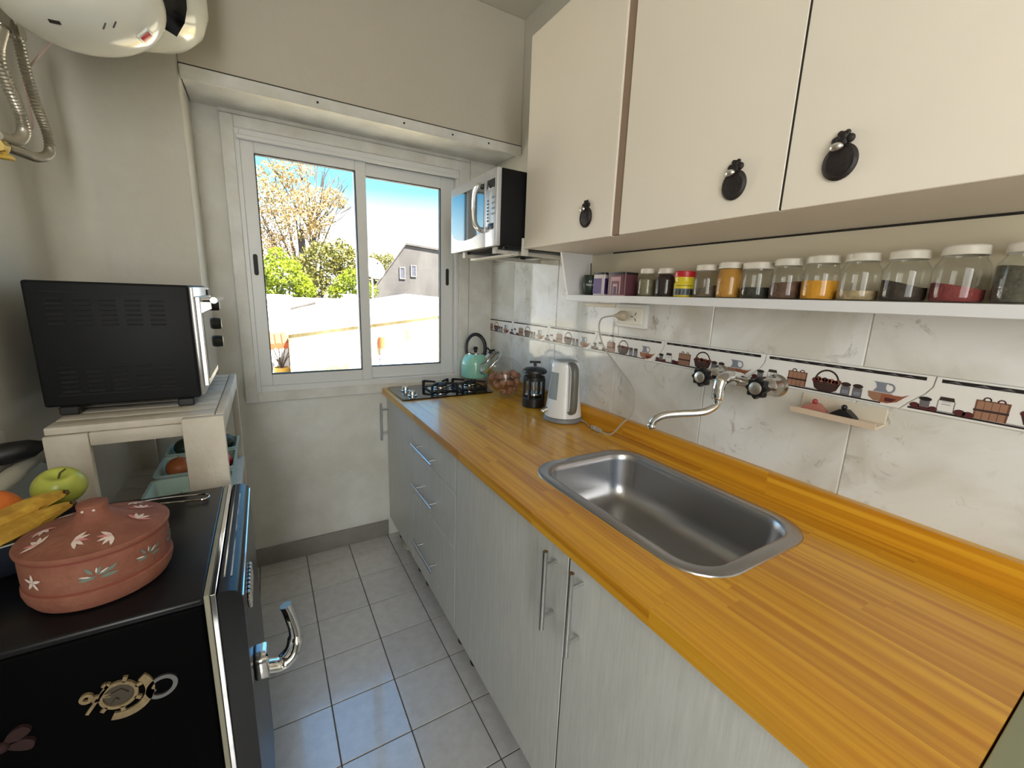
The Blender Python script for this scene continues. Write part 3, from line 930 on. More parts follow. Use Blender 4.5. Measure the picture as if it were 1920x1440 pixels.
# ------------------------------------------------ base units
XD = -0.5908                                   # door fronts
def bar_handle(parent, p0, p1, out, name='handle'):
    p0, p1 = Vector(p0), Vector(p1)
    bm = B()
    tube(bm, [p0, p1], .0062, 12)
    for k in (.17, .83):
        q = p0.lerp(p1, k)
        tube(bm, [q, q + Vector(out)], .0045, 8)
    return part(name, bm, M_steel, parent)
def base_unit(label, y0, y1, parts_, feet=True):
    u = thing('base_cabinet', label, 'cabinet', (-0.3, (y0 + y1) / 2, 0))
    bm = B(); zt, zb = ZB - .0015, .125
    for ya, yb in ((y0 - .016, y0 - .001), (y1 + .001, y1 + .016)):
        box(bm, -.571, .030, ya, yb, zb, .735 if -1.93 < ya < -1.28 else zt)
    box(bm, -.571, .030, y1 + .016, y0 - .016, zb, zb + .016); box(bm, .020, .030, y1 + .016, y0 - .016, zb + .016, zt)
    box(bm, -.571, -.555, y1 + .016, y0 - .016, zt - .05, zt)
    part('body', bm, M_lam, u, smooth=0)
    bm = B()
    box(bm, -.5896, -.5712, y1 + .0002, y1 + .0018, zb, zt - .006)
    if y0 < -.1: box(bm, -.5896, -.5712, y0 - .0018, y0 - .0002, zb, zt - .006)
    part('gap_shade', bm, M_crack, u, smooth=0, kind='stuff')  # dark strips that paint the shade into the gaps between doors
    for kind, a, b_, za, zb_ in parts_:
        bm = B(); box(bm, XD, XD + .018, b_ + .002, a - .002, za, zb_, .0015, 1)
        p = part(kind, bm, M_lam, u)
        yield_.append(p)
    bm = B()
    if feet:
        for x in (-.52, -.02):
            for y in (y0 - .06, y1 + .06):
                b2 = B(); lathe(b2, [(.028, 0), (.028, .006), (.017, .012), (.017, .112), (.026, .116), (.026, .124)], (x, y, 0), 14)
                part('foot', b2, M_black, u)
    bm.free()
    return u
yield_ = []
u1 = base_unit('base cabinet in the corner under the hob, with one tall door', -0.004, -0.474, [('door', -0.006, -0.474, .118, .862)])
bar_handle(yield_[-1], (-.632, -.045, .818), (-.632, -.045, .610), (.0425, 0, 0))
u2 = base_unit('base cabinet with three stacked drawers left of the sink doors', -0.474, -1.000, [('drawer', -0.474, -1.000, .704, .862), ('drawer', -0.474, -1.000, .478, .700), ('drawer', -0.474, -1.000, .118, .474)])
for p, z in zip(yield_[-3:], (.756, .566, .281)):
    bar_handle(p, (-.625, -.568, z), (-.625, -.830, z), (.035, 0, 0))
u3 = base_unit('base cabinet whose door has its bar handle at the right, under the sink', -1.000, -1.657, [('door', -1.000, -1.657, .118, .862)])
bar_handle(yield_[-1], (-.625, -1.611, .841), (-.625, -1.611, .632), (.035, 0, 0))
u4 = base_unit('nearest base cabinet whose bar handle is at its left edge', -1.657, -2.258, [('door', -1.657, -2.258, .118, .862)])
bar_handle(yield_[-1], (-.625, -1.707, .846), (-.625, -1.707, .638), (.035, 0, 0))
bm = B(); box(bm, -.470, -.455, -2.25, -.58, .002, .122)
single('plinth', bm, M_crack, 'dark recessed plinth board under the base cabinets', 'plinth', (-.46, -1.4, 0), smooth=0)
# the odds and ends showing under the corner unit
bm = B(); tube(bm, smooth_path([(-.545, -.16, .012), (-.555, -.22, .03), (-.55, -.27, .05), (-.53, -.30, .075)], 5), .014, 10)
single('drain_hose', bm, mat('ivory_plastic', rgb(214, 206, 186), rough=.5), 'ivory hose end showing under the corner base cabinet', 'hose', (-.545, -.2, 0))
# dark green thing beyond the end of the worktop
fr = thing('low_cupboard', 'dark green low cupboard against the near end of the worktop', 'cupboard', (-.28, -2.55, 0))
M_green = mat('dark_green_enamel', rgb(112, 124, 106), rough=.55, vary=.15, vscale=30, base2=rgb(96, 106, 90))
bm = B(); box(bm, -.56, .045, -2.86, -2.268, .03, .885, .006, 2)
part('body', bm, M_green, fr)
bm = B(); box(bm, -.565, .045, -2.865, -2.2640, .885, .898, .002, 2)
part('top', bm, mat('pale_edge_strip', rgb(150, 152, 124), rough=.5), fr)
bm = B()
for x in (-.5, -.02):
    for y in (-2.33, -2.8): b2 = B(); box(b2, x - .02, x + .02, y - .02, y + .02, 0, .03); part('foot', b2, M_black, fr)
bm.free()

# ------------------------------------------------ hob
hob = thing('gas_hob', 'black glass two burner gas hob set in worktop under the window', 'hob', (-.35, -.2, ZT))
bm = B(); prism(bm, rrect(-.597, -.095, -.352, -.048, .012, 4), 'z', ZT + .0005, ZT + .0075)
part('glass_plate', bm, mat('black_hob_glass', rgb(16, 17, 18), rough=.06, coat=.5), hob)
for y in (-.165, -.285):
    bm = B(); lathe(bm, [(.024, ZT + .008), (.024, ZT + .012), (.018, ZT + .014), (.016, ZT + .030), (.014, ZT + .033), (0, ZT + .033)], (-.530, y, 0), 20)
    box(bm, -.532, -.528, y - .014, y + .014, ZT + .033, ZT + .0345)
    part('knob', bm, M_chrome, hob)
for x, y, r in ((-.345, -.190, .050), (-.175, -.195, .042)):
    bm = B()
    lathe(bm, [(r + .022, ZT + .0077), (r + .020, ZT + .012), (r + .006, ZT + .0135), (r, ZT + .010)], (x, y, 0), 28, cap0=False, cap1=False)
    part('drip_ring', bm, M_chrome, hob)
    bm = B(); lathe(bm, [(r * .9, ZT + .008), (r * .9, ZT + .018), (r, ZT + .021), (r, ZT + .026), (r * .92, ZT + .030), (0, ZT + .031)], (x, y, 0), 28)
    bu = part('burner', bm, M_dkchrome, hob)
    bm = B(); lathe(bm, [(r * .75, ZT + .031), (r * .75, ZT + .036), (r * .65, ZT + .039), (0, ZT + .039)], (x, y, 0), 24)
    part('burner_cap', bm, M_iron, bu)
    bm = B()
    for k in range(4):
        a = PI / 4 + k * PI / 2
        d = Vector((math.cos(a), math.sin(a), 0)); c = Vector((x, y, 0))
        pr = [(.030, .050), (.098, .050), (.106, .046), (.106, .0078), (.096, .0078), (.092, .038), (.030, .041)]
        n = Vector((-d.y, d.x, 0)) * .004
        A = [bm.verts.new(c + d * p + n + Vector((0, 0, ZT + q))) for p, q in pr]
        Bv = [bm.verts.new(c + d * p - n + Vector((0, 0, ZT + q))) for p, q in pr]
        bm.faces.new(A); bm.faces.new(list(reversed(Bv)))
        for i in range(len(pr)):
            j = (i + 1) % len(pr); bm.faces.new((A[j], A[i], Bv[i], Bv[j]))
    for k in range(4):
        a, a2 = PI / 4 + k * PI / 2, PI / 4 + (k + 1) * PI / 2
        tube(bm, [(x + .101 * math.cos(a), y + .101 * math.sin(a), ZT + .012), (x + .101 * math.cos(a2), y + .101 * math.sin(a2), ZT + .012)], .0035, 6)
    part('grate', bm, M_iron, hob)

# ------------------------------------------------ whistling kettle on the hob
kx, ky, kz = -.112, -.140, ZT + .0505
ket = thing('stovetop_kettle', 'mint green whistling kettle with black loop handle on the hob', 'kettle', (kx, ky, kz))
M_mint = mat('mint_enamel', rgb(148, 208, 186), rough=.16, coat=.4)
bm = B(); lathe(bm, [(0, kz), (.070, kz), (.078, kz + .004), (.081, kz + .012), (.081, kz + .078), (.078, kz + .096), (.070, kz + .113), (.057, kz + .128), (.044, kz + .137), (.0435, kz + .139)], (kx, ky, 0), 44, cap0=False)
part('body', bm, M_mint, ket, smooth=50)
bm = B(); lathe(bm, [(.046, kz + .1365), (.046, kz + .141), (.038, kz + .146), (.020, kz + .150), (0, kz + .151)], (kx, ky, 0), 36, cap0=False)
lid = part('lid', bm, M_chrome, ket)
bm = B(); lathe(bm, [(.008, kz + .150), (.012, kz + .158), (.014, kz + .168), (.009, kz + .176), (0, kz + .178)], (kx, ky, 0), 18)
part('lid_knob', bm, M_black, lid)
hd = Vector((.78, -.62, 0)).normalized()                # direction of spout and handle plane
def kp(a, z): return Vector((kx, ky, kz + z)) + hd * a
bm = B(); tube(bm, smooth_path([kp(-.052, .134), kp(-.056, .165), kp(-.050, .205), kp(-.028, .236), kp(.0, .247), kp(.028, .236), kp(.050, .205), kp(.056, .165), kp(.052, .134)], 6), .0085, 12, flat=(1.0, 1.3))
part('handle', bm, M_black, ket)
bm = B(); tube(bm, [kp(.050, .100), kp(.072, .122), kp(.088, .140)], [.020, .016, .0145], 16)
sp_ = part('spout', bm, M_chrome, ket)
bm = B(); tube(bm, [kp(.086, .138), kp(.098, .151)], [.0165, .0150], 14); tube(bm, [kp(.090, .152), kp(.070, .172), kp(.058, .168)], .005, 8); tube(bm, [kp(.086, .158), kp(.112, .163)], .006, 8)
part('whistle', bm, M_black, sp_)

# ------------------------------------------------ tilted glass jar with walnuts
jc = Vector((-.090, -.445, 1.0065)); jr = .105
jar = thing('cookie_jar', 'round clear glass jar tilted on the worktop, half full of walnuts', 'jar', (jc.x, jc.y, ZT))
axis = Vector((-.62, .18, .62)).normalized()
Mj = axis.to_track_quat('Z', 'Y').to_matrix()
M_jarglass = glass('jar_glass', (.97, .98, .98, 1), .01, 1.3)
bm = B()
pr = [(0, -jr)] + [(jr * math.sin(t), -jr * math.cos(t)) for t in [PI * k / 16 for k in range(1, 13)]]
pr += [(.066, .088), (.064, .104)]
lathe(bm, pr, jc, 40, cap0=False, cap1=False, M=Mj)
part('bowl', bm, M_jarglass, jar, smooth=60)
bm = B(); lathe(bm, [(.070, .092), (.073, .098), (.073, .118), (.066, .124), (0, .126)], jc, 36, M=Mj, cap0=False)
lid = part('lid', bm, glass('lid_glass', (.90, .92, .92, 1), .05, 1.6), jar)
bm = B(); lathe(bm, [(.0735, .100), (.0755, .103), (.0755, .108), (.0735, .111)], jc, 36, M=Mj, cap0=False, cap1=False)
part('rim_band', bm, M_chrome, lid)
M_nut = mat('walnut_shell', rgb(178, 126, 96), rough=.75, vary=.35, vscale=40, bump=.9, bscale=120, coord='Object', base2=rgb(128, 86, 64))
rw = random.Random(4)
spots = []
down = Vector((.10, -.12, -.62)).normalized()
tries = 0
while len(spots) < 34 and tries < 60000:
    tries += 1
    v = Vector((rw.uniform(-1, 1), rw.uniform(-1, 1), rw.uniform(-1, 1))) * (jr - .020)
    if v.length > jr - .0195: continue
    if v.z > .012 + .02 * (v.x + v.y * -.5) / jr: continue
    if all((v - s).length > .0315 for s in spots): spots.append(v)
bm = B(); ball(bm, (0, 0, 0), .0155, 14, 9, (1.02, 1.0, 1.12))
for v in bm.verts:
    v.co *= 1 + .05 * mnoise.noise(v.co * 160)
bmesh.ops.recalc_face_normals(bm, faces=bm.faces[:])
nut_me = finish(bm, 'walnut', M_nut, smooth=80)
for s in spots:
    o = bpy.data.objects.new('walnut', nut_me); COL.objects.link(o)
    o.location = jc + s; o.rotation_euler = (rw.uniform(0, 3), rw.uniform(0, 3), rw.uniform(0, 3))
    ORG[o.name] = Vector(o.location)
    o['label'] = 'brown walnut lying inside the tilted round glass jar'; o['category'] = 'walnut'; o['group'] = 'walnuts in the glass jar'

# ------------------------------------------------ french press
px, py = -.052, -.672
fp = thing('french_press', 'black french press coffee maker with clear glass beaker', 'coffee press', (px, py, ZT))
bm = B(); lathe(bm, [(.050, ZT + .0005), (.053, ZT + .004), (.053, ZT + .044), (.050, ZT + .048), (.046, ZT + .048), (.046, ZT + .010), (0, ZT + .010)], (px, py, 0), 36)
part('base', bm, M_black, fp)
bm = B(); lathe(bm, [(0, ZT + .012), (.0445, ZT + .014), (.0455, ZT + .02), (.0455, ZT + .158), (.048, ZT + .168)], (px, py, 0), 36, cap0=False, cap1=False)
part('beaker', bm, M_jarglass, fp)
bm = B()
lathe(bm, [(.0480, ZT + .128), (.0505, ZT + .130), (.0505, ZT + .146), (.0480, ZT + .148)], (px, py, 0), 36, cap0=False, cap1=False)
for a in (.5, 2.1, 3.7, 5.2):
    c, s_ = math.cos(a), math.sin(a)
    tube(bm, [(px + .0505 * c, py + .0505 * s_, ZT + .04), (px + .0505 * c, py + .0505 * s_, ZT + .14)], .0065, 8, flat=(1.4, .5))
part('cage', bm, M_black, fp)
bm = B(); lathe(bm, [(.056, ZT + .164), (.059, ZT + .168), (.057, ZT + .178), (.046, ZT + .186), (.020, ZT + .191), (0, ZT + .192)], (px, py, 0), 36)
lidp = part('lid', bm, M_black, fp)
bm = B(); tube(bm, [(px, py, ZT + .060), (px, py, ZT + .215)], .0028, 8)
pl = part('plunger', bm, M_chrome, fp)
bm = B(); tube(bm, [(px - .022, py + .014, ZT + .215), (px + .022, py - .014, ZT + .215)], .0055, 10); lathe(bm, [(.008, ZT + .196), (.006, ZT + .212)], (px, py, 0), 12)
part('plunger_handle', bm, M_black, pl)
bm = B(); lathe(bm, [(.044, ZT + .060), (.0445, ZT + .063), (.044, ZT + .068), (0, ZT + .070)], (px, py, 0), 30)
part('filter_disc', bm, M_chrome, pl)
hv = Vector((.55, .83, 0))
bm = B(); tube(bm, smooth_path([Vector((px, py, ZT + .140)) + hv * .05, Vector((px, py, ZT + .150)) + hv * .080, Vector((px, py, ZT + .10)) + hv * .088, Vector((px, py, ZT + .045)) + hv * .080, Vector((px, py, ZT + .036)) + hv * .05], 6), .008, 10)
part('handle', bm, M_black, fp)

# ------------------------------------------------ electric kettle
ex, ey = -.056, -.912
ek = thing('electric_kettle', 'white electric kettle with grey handle and water window, plugged in', 'kettle', (ex, ey, ZT))
M_ekw = mat('kettle_white', rgb(232, 234, 236), rough=.22)
M_ekg = mat('kettle_grey', rgb(104, 104, 98), rough=.4)
bm = B(); lathe(bm, [(.080, ZT + .0005), (.085, ZT + .004), (.084, ZT + .016), (.081, ZT + .020), (0, ZT + .020)], (ex, ey, 0), 44)
part('power_base', bm, mat('base_grey', rgb(124, 126, 128), rough=.45), ek)
def ekr(z):
    t = (z - .022) / .228
    return .0805 - .0215 * t - .004 * math.sin(PI * t)
bm = B(); zs = [.022 + .228 * k / 14 for k in range(15)]
lathe(bm, [(0, ZT + .0215)] + [(ekr(z), ZT + z) for z in zs] + [(ekr(.25) - .004, ZT + .254), (.046, ZT + .256)], (ex, ey, 0), 48, cap0=False)
body = part('body', bm, M_ekw, ek, smooth=50)
bm = B(); lathe(bm, [(.0475, ZT + .2555), (.047, ZT + .259), (.035, ZT + .262), (0, ZT + .263)], (ex, ey, 0), 36, cap0=False)
part('lid', bm, mat('lid_grey', rgb(150, 152, 150), rough=.35), ek)
tocam = Vector((CAM.x - ex, CAM.y - ey, 0)).normalized()
right = Vector((-tocam.y, tocam.x, 0))                    # camera right as seen on the kettle
def ekp(ang, z, extra=0.0):
    d = tocam * math.cos(ang) + right * math.sin(ang)
    return Vector((ex, ey, ZT + z)) + d * (ekr(min(max(z, .022), .25)) + extra)
# water window: a curved panel on the left of the body
bm = B(); rows = []
for i in range(9):
    z = .098 + (.212 - .098) * i / 8
    rows.append([bm.verts.new(ekp(a, z, .0012)) for a in np.linspace(-1.20, -.42, 8)])
for r0, r1 in zip(rows, rows[1:]):
    for i in range(7): bm.faces.new((r0[i], r0[i + 1], r1[i + 1], r1[i]))
part('water_window', bm, mat('smoky_window', rgb(150, 162, 166), rough=.08), ek)
ha = .42
hp = [ekp(ha, .247, -.012), ekp(ha, .250, .012), ekp(ha, .236, .034), ekp(ha, .200, .040), ekp(ha, .150, .038), ekp(ha, .095, .034), ekp(ha, .062, .024), ekp(ha, .050, .004)]
bm = B(); P = smooth_path(hp, 6); tube(bm, P, .0125, 14, flat=(.85, 1.25))
hh = part('handle', bm, M_ekg, ek)
bm = B(); tube(bm, [p + (Vector((ex, ey, p.z)) - p).normalized() * .0075 - right * .010 for p in P[6:-3]], .0065, 10)
part('handle_inlay', bm, M_ekw, hh)
bm = B(); tube(bm, [ekp(-1.15, .048, -.006), ekp(-1.15, .040, .014)], [.0115, .0105], 14); ball(bm, ekp(-1.15, .040, .015), .0085, 12, 8)
part('switch', bm, M_chrome, ek)
bm = B(); a = PI * .78
prism(bm, [(-.016, .205), (.016, .205), (.018, .252), (-.018, .252)], 'y', .0, .001)
for v in list(bm.verts): bm.verts.remove(v)
d_ = (-tocam * .5 + right * -.86).normalized()
vs = []
for s_, z, e_ in ((-.026, .205, -.004), (.026, .205, -.004), (.026, .252, -.002), (-.026, .252, -.002), (0, .215, .006), (0, .252, .024)):
    tt = Vector((-d_.y, d_.x, 0)); vs.append(bm.verts.new(Vector((ex, ey, ZT + z)) + d_ * (ekr(z) + e_ - (.006 if s_ else 0)) + tt * s_))
for q in ((0, 4, 5, 3), (4, 1, 2, 5), (3, 5, 2)): bm.faces.new([vs[i] for i in q])
part('spout', bm, M_ekw, ek)

# ------------------------------------------------ outlet with plug, cord
XW = XT
out = thing('wall_outlet', 'white wall socket plate on the tiles above the electric kettle', 'socket', (XW, wy(-1.21), wz(1.36)))
bm = B(); box(bm, XW - .016, XW, wy(-1.288), wy(-1.138), wz(1.320), wz(1.403), .004, 2)
part('box', bm, M_white_pl, out)
bm = B(); box(bm, XW - .0185, XW - .014, wy(-1.272), wy(-1.154), wz(1.332), wz(1.391), .002, 1)
fpz = part('face_plate', bm, mat('ivory_plate', rgb(226, 222, 208), rough=.35), out)
for dy, dz, ry in ((-.006, .010, .55), (-.006, -.010, -.55), (.010, 0, PI / 2)):
    bm = B(); box(bm, -.0005, .0005, -.0013, .0013, -.0060, .0060, M=Matrix.Translation((XW - .0188, wy(-1.236) + dy, wz(1.360) + dz)) @ Matrix.Rotation(ry, 4, 'X'))
    part('slot', bm, M_crack, fpz)
bm = B(); box(bm, XW - .010, XW, wy(-1.132), wy(-0.955), wz(1.388), wz(1.402), .002, 1)
single('cable_duct', bm, mat('cream_duct', rgb(228, 220, 200), rough=.5), 'cream cable duct strip on the tiles left of the wall socket', 'cable duct', (XW, wy(-1.04), wz(1.39)))
pg = Vector((XW - .019, wy(-1.192), wz(1.361)))
cord = thing('power_cord', 'grey white power cord hanging from the wall socket to electric kettle', 'cord', tuple(pg))
M_cord = mat('cord_grey', rgb(178, 172, 160), rough=.5)
bm = B()
lathe(bm, [(.0175, 0), (.0185, .004), (.0185, .016), (.013, .026), (.007, .034), (.0045, .042)], pg, 20, M=Vector((-1, .50, 0)).normalized().to_track_quat('Z', 'Y').to_matrix())
part('plug', bm, mat('plug_beige', rgb(186, 172, 150), rough=.5), cord)
cp = [pg + Vector((-.036, .019, 0)), (0.005, wy(-1.095), wz(1.345)), (0.010, wy(-1.082), wz(1.300)), (.020, wy(-1.108), wz(1.235)), (.022, wy(-1.192), wz(1.168)), (.018, wy(-1.262), wz(1.122)), (.012, wy(-1.292), wz(1.078)), (.006, wy(-1.290), wz(1.020)), (-.004, wy(-1.258), .960), (-.020, -1.175, .9065), (-.030, -1.125, .9045)]
bm = B(); tube(bm, smooth_path(cp, 7), .0032, 8)
part('cable', bm, M_cord, cord)
bm = B(); tube(bm, smooth_path([(-.030, -1.085, .9045), (-.022, -1.045, .9045), (-.006, -1.0, .9055), (-.010, -.965, .910), (-.020, -.955, .911)], 6), .0032, 8)
part('cable', bm, M_cord, cord)
bm = B()
for k in range(7):
    tube(bm, [(-.036 + .004 * (k % 3), -1.132, .9045 + .0055 * (k // 3)), (-.036 + .004 * (k % 3), -1.080, .9045 + .0055 * (k // 3))], .0031, 8)
tube(bm, smooth_path([(-.042, -1.098, .909), (-.034, -1.098, .919), (-.025, -1.098, .909), (-.034, -1.098, .9035)], 4, True), .0022, 6, closed=True)
part('folded_cable', bm, M_cord, cord)

# ------------------------------------------------ wall tap
tapc = Vector((XW, wy(-1.655), wz(1.212)))
tap = thing('wall_tap', 'chrome wall mixer tap with two black star knobs over sink', 'tap', tuple(tapc))
Mx = Matrix.Rotation(-PI / 2, 3, 'Y')                       # local z -> -x
zt_ = wz(1.211)
yl, yr = wy(-1.580), wy(-1.738)
bm = B()
tube(bm, [(-.006, yl, zt_), (-.006, yr, zt_)], .0135, 16)
part('bridge', bm, M_dkchrome, tap)
for y, ch in ((yl, 'C'), (yr, 'F')):
    bm = B(); lathe(bm, [(.031, 0), (.031, .004), (.026, .010), (.0235, .016), (.024, .040), (.022, .052), (.016, .060), (.013, .078), (.012, .082)], (XW, y, zt_), 28, M=Mx)
    v = part('valve', bm, M_dkchrome, tap)
    bm = B()
    n = 40; loops = []
    for h, s_ in ((.082, .86), (.085, 1.0), (.100, 1.0), (.104, .90)):
        loops.append([Vector((XW - h, y + s_ * (.0265 + .0032 * math.cos(8 * 2 * PI * i / n)) * math.cos(2 * PI * i / n), zt_ + s_ * (.0265 + .0032 * math.cos(8 * 2 * PI * i / n)) * math.sin(2 * PI * i / n))) for i in range(n)])
    loft(bm, loops, True, True)
    kb = part('knob', bm, mat('tap_black', rgb(20, 20, 21), rough=.35), v)
    bm = B(); lathe(bm, [(.0165, .104), (.0165, .1055), (.015, .1065), (0, .1068)], (XW, y, zt_), 26, M=Mx)
    cu = bpy.data.curves.new('c', 'FONT'); cu.body = ch; cu.size = .018; cu.align_x = 'CENTER'; cu.align_y = 'CENTER'; cu.extrude = .0005
    to = bpy.data.objects.new('c', cu); COL.objects.link(to)
    dg = bpy.context.evaluated_depsgraph_get()
    tm = bpy.data.meshes.new_from_object(to.evaluated_get(dg)); bpy.data.objects.remove(to)
    R3 = Matrix(((0, 0, -1), (-1, 0, 0), (0, 1, 0)))
    tm.transform(Matrix.Translation((XW - .107, y, zt_)) @ R3.to_4x4())
    for p in tm.polygons: p.material_index = 1
    bm.from_mesh(tm)
    part('cap', bm, [mat('knob_cap_silver', (.62, .62, .60, 1), rough=.35, metal=1.0), mat('cap_mark', rgb(120, 120, 116), rough=.5)], v, label='silver cap marked ' + ch)
# body of the spout and the S-shaped pipe
sc_ = Vector((-.006, (yl + yr) / 2 + .002, zt_ + .003))
bm = B()
tube(bm, smooth_path([sc_ + Vector((.02, 0, 0)), sc_ + Vector((-.010, 0, .006)), sc_ + Vector((-.045, 0, .008)), sc_ + Vector((-.068, 0, -.004)), sc_ + Vector((-.072, 0, -.030)), sc_ + Vector((-.072, 0, -.040))], 5), [.020] * 10 + [.0195] * 6 + [.0175] * 10, 18)
lathe(bm, [(.0155, -.050), (.0172, -.047), (.0172, -.040)], sc_ + Vector((-.072, 0, 0)), 18)
part('spout_body', bm, M_chrome, tap)
q = sc_ + Vector((-.072, 0, -.048))
bm = B()
tip = Vector((-.196, wy(-1.545), 0))
tube(bm, smooth_path([q, q + Vector((-.001, .002, -.020)), q + Vector((-.022, .024, -.042)), q.lerp(Vector((tip.x, tip.y, q.z)), .55) + Vector((0, 0, -.052)), Vector((tip.x + .022, tip.y - .022, q.z - .062)), Vector((tip.x + .004, tip.y - .005, q.z - .078)), Vector((tip.x, tip.y, q.z - .098))], 7), .0106, 16)
lathe(bm, [(.0115, q.z - .104), (.0126, q.z - .100), (.0126, q.z - .094), (.0108, q.z - .091)], (tip.x, tip.y, 0), 18)
part('spout_pipe', bm, M_chrome, tap)

# ------------------------------------------------ soap dish with red and black things
sd_ = thing('soap_dish', 'cream translucent soap dish stuck on the tiles right of tap', 'soap dish', (XW, wy(-1.89), wz(1.165)))
M_soap = mat('cream_clear_plastic', rgb(222, 204, 182), rough=.25)
bm = B(); ya, yb = wy(-1.803), wy(-1.972); z0 = wz(1.168)
prism(bm, [(XW, z0), (XW - .052, z0 - .004), (XW - .058, z0 + .010), (XW - .054, z0 + .011), (XW - .050, z0 + .002), (XW, z0 + .005)], 'y', ya, yb)
part('tray', bm, M_soap, sd_)
bm = B(); box(bm, XW - .004, XW, yb, ya, z0, z0 + .040, .0015, 1)
part('back_plate', bm, mat('back_plate_clear', rgb(214, 204, 186), rough=.15), sd_)
def sponge_thing(name, label, y0, y1, m, m2):
    t = thing(name, label, 'clip', (XW - .03, (y0 + y1) / 2, z0 + .006))
    bm = B(); yc = (y0 + y1) / 2; h = abs(y1 - y0) / 2
    prism(bm, [(yc - h, z0 + .0055), (yc + h, z0 + .0055), (yc + h * .7, z0 + .013), (yc + h * .2, z0 + .024), (yc - h * .3, z0 + .024), (yc - h * .8, z0 + .012)], 'x', XW - .042, XW - .018)
    part('body', bm, m, t)
    bm = B(); ball(bm, (XW - .030, yc, z0 + .029), .0062, 12, 8)
    part('knob', bm, m2, t)
sponge_thing('sink_plug', 'red rubber clip lying at the left in the soap dish', wy(-1.815), wy(-1.872), mat('faded_red', rgb(176, 112, 100), rough=.5), mat('red_knob', rgb(168, 60, 58), rough=.4))
sponge_thing('sink_plug', 'black rubber clip lying at the right in the soap dish', wy(-1.876), wy(-1.930), M_black, M_black)

# ================================================================== UPPER RIGHT
CX = wx(-0.3036); CZ0, CZ1 = wz(1.588), wz(2.271); CY0 = wy(-0.938); CY1 = -2.62
wc = thing('wall_cabinet', 'long cream wall cabinet with three doors above the spice shelf', 'cabinet', (XW, -1.8, CZ0))
bm = B(); box(bm, CX + .019, XW + .013, CY1, CY0, CZ0 + .001, CZ1, .001, 1)
part('body', bm, M_cream, wc)
bm = B(); box(bm, XW - .006, XW + .0, CY1, CY0 - .16, CZ0 - .004, CZ0 + .001)
part('rear_gap_strip', bm, M_crack, wc)
M_gap = mat('brown_edge', rgb(150, 128, 110), rough=.7)
bm = B(); box(bm, CX + .006, CX + .019, wy(-1.428), wy(-1.392), CZ0 + .002, CZ1)
part('divider', bm, M_gap, wc)
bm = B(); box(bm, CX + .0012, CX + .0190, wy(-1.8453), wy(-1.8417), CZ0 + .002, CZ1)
part('gap_shade', bm, M_crack, wc)  # dark strip drawn in as the shade between two doors
M_pull = mat('dark_iron_pull', rgb(40, 33, 30), rough=.5, spec=.4, vary=.3, vscale=90, bump=.3, bscale=200)
M_glint = mat('pull_glint', (.75, .74, .72, 1), rough=.3, metal=1.0)  # bright ball on each pull stands in for its highlight
def pull(parent, y, z):
    bm = B(); x = CX
    n = 28
    for (h0, h1, s0, s1) in ((0, .004, 1.0, 1.0), (.004, .008, 1.0, .86), (.008, .0065, .86, .74), (.0065, .009, .74, .30)):
        L0 = [(x - h0, y + .0265 * s0 * math.cos(2 * PI * i / n), z - .006 + .030 * s0 * math.sin(2 * PI * i / n)) for i in range(n)]
        L1 = [(x - h1, y + .0265 * s1 * math.cos(2 * PI * i / n), z - .006 + .030 * s1 * math.sin(2 * PI * i / n)) for i in range(n)]
        loft(bm, [L0, L1], False, s1 == .30)
    for dy, dz, r in ((0, .034, .0085), (.0105, .029, .0072), (-.0105, .029, .0072), (.0, .0265, .009), (.005, .039, .005), (-.005, .039, .005)):
        ball(bm, (x - .004, y + dy, z + dz), r, 10, 7, (.7, 1, 1))
    ball(bm, (x - .0145, y + .004, z + .0165), .0085, 12, 8, (.8, 1.25, .8), mi=1)
    return part('handle', bm, [M_pull, M_glint], parent)
for a, b_, hy in ((-0.940, -1.394, -1.285), (-1.426, -1.8415, -1.746), (-1.8455, -2.46, -1.931)):
    bm = B(); box(bm, CX, CX + .018, wy(b_), wy(a), CZ0, CZ1, .0012, 1)
    d = part('door', bm, M_cream, wc)
    pull(d, wy(hy), wz(1.657))

# spice shelf: board, end panel and back of the same white board
M_shelf = mat('white_melamine', rgb(228, 228, 230), rough=.4)
sh = thing('spice_shelf', 'long white spice shelf fixed to the tiles under the wall cabinet', 'shelf', (XW, -1.6, wz(1.404)))
SY0 = wy(-0.962)
bm = B(); box(bm, wx(-.1153), XW, -2.62, SY0, wz(1.407), wz(1.430), .001, 1)
part('board', bm, M_shelf, sh)
bm = B(); prism(bm, [(wx(-.1145), wz(1.4305)), (XW, wz(1.4305)), (XW, CZ0 - .001), (wx(-.155), CZ0 - .001)], 'y', SY0, SY0 - .012)
part('end_panel', bm, M_shelf, sh)
bm = B(); box(bm, XW - .004, XW, -2.62, SY0 - .0125, wz(1.4305), CZ0 - .004)
part('back_panel', bm, mat('shelf_back_cream', rgb(222, 212, 188), rough=.6), sh)
bm = B(); box(bm, XW - .0055, XW - .004, wy(-1.62), wy(-1.612), wz(1.565), wz(1.572))
for yy in (-1.06,):
    box(bm, XW - .0055, XW - .004, wy(yy) - .003, wy(yy) + .003, wz(1.565), wz(1.570))
bm.free()

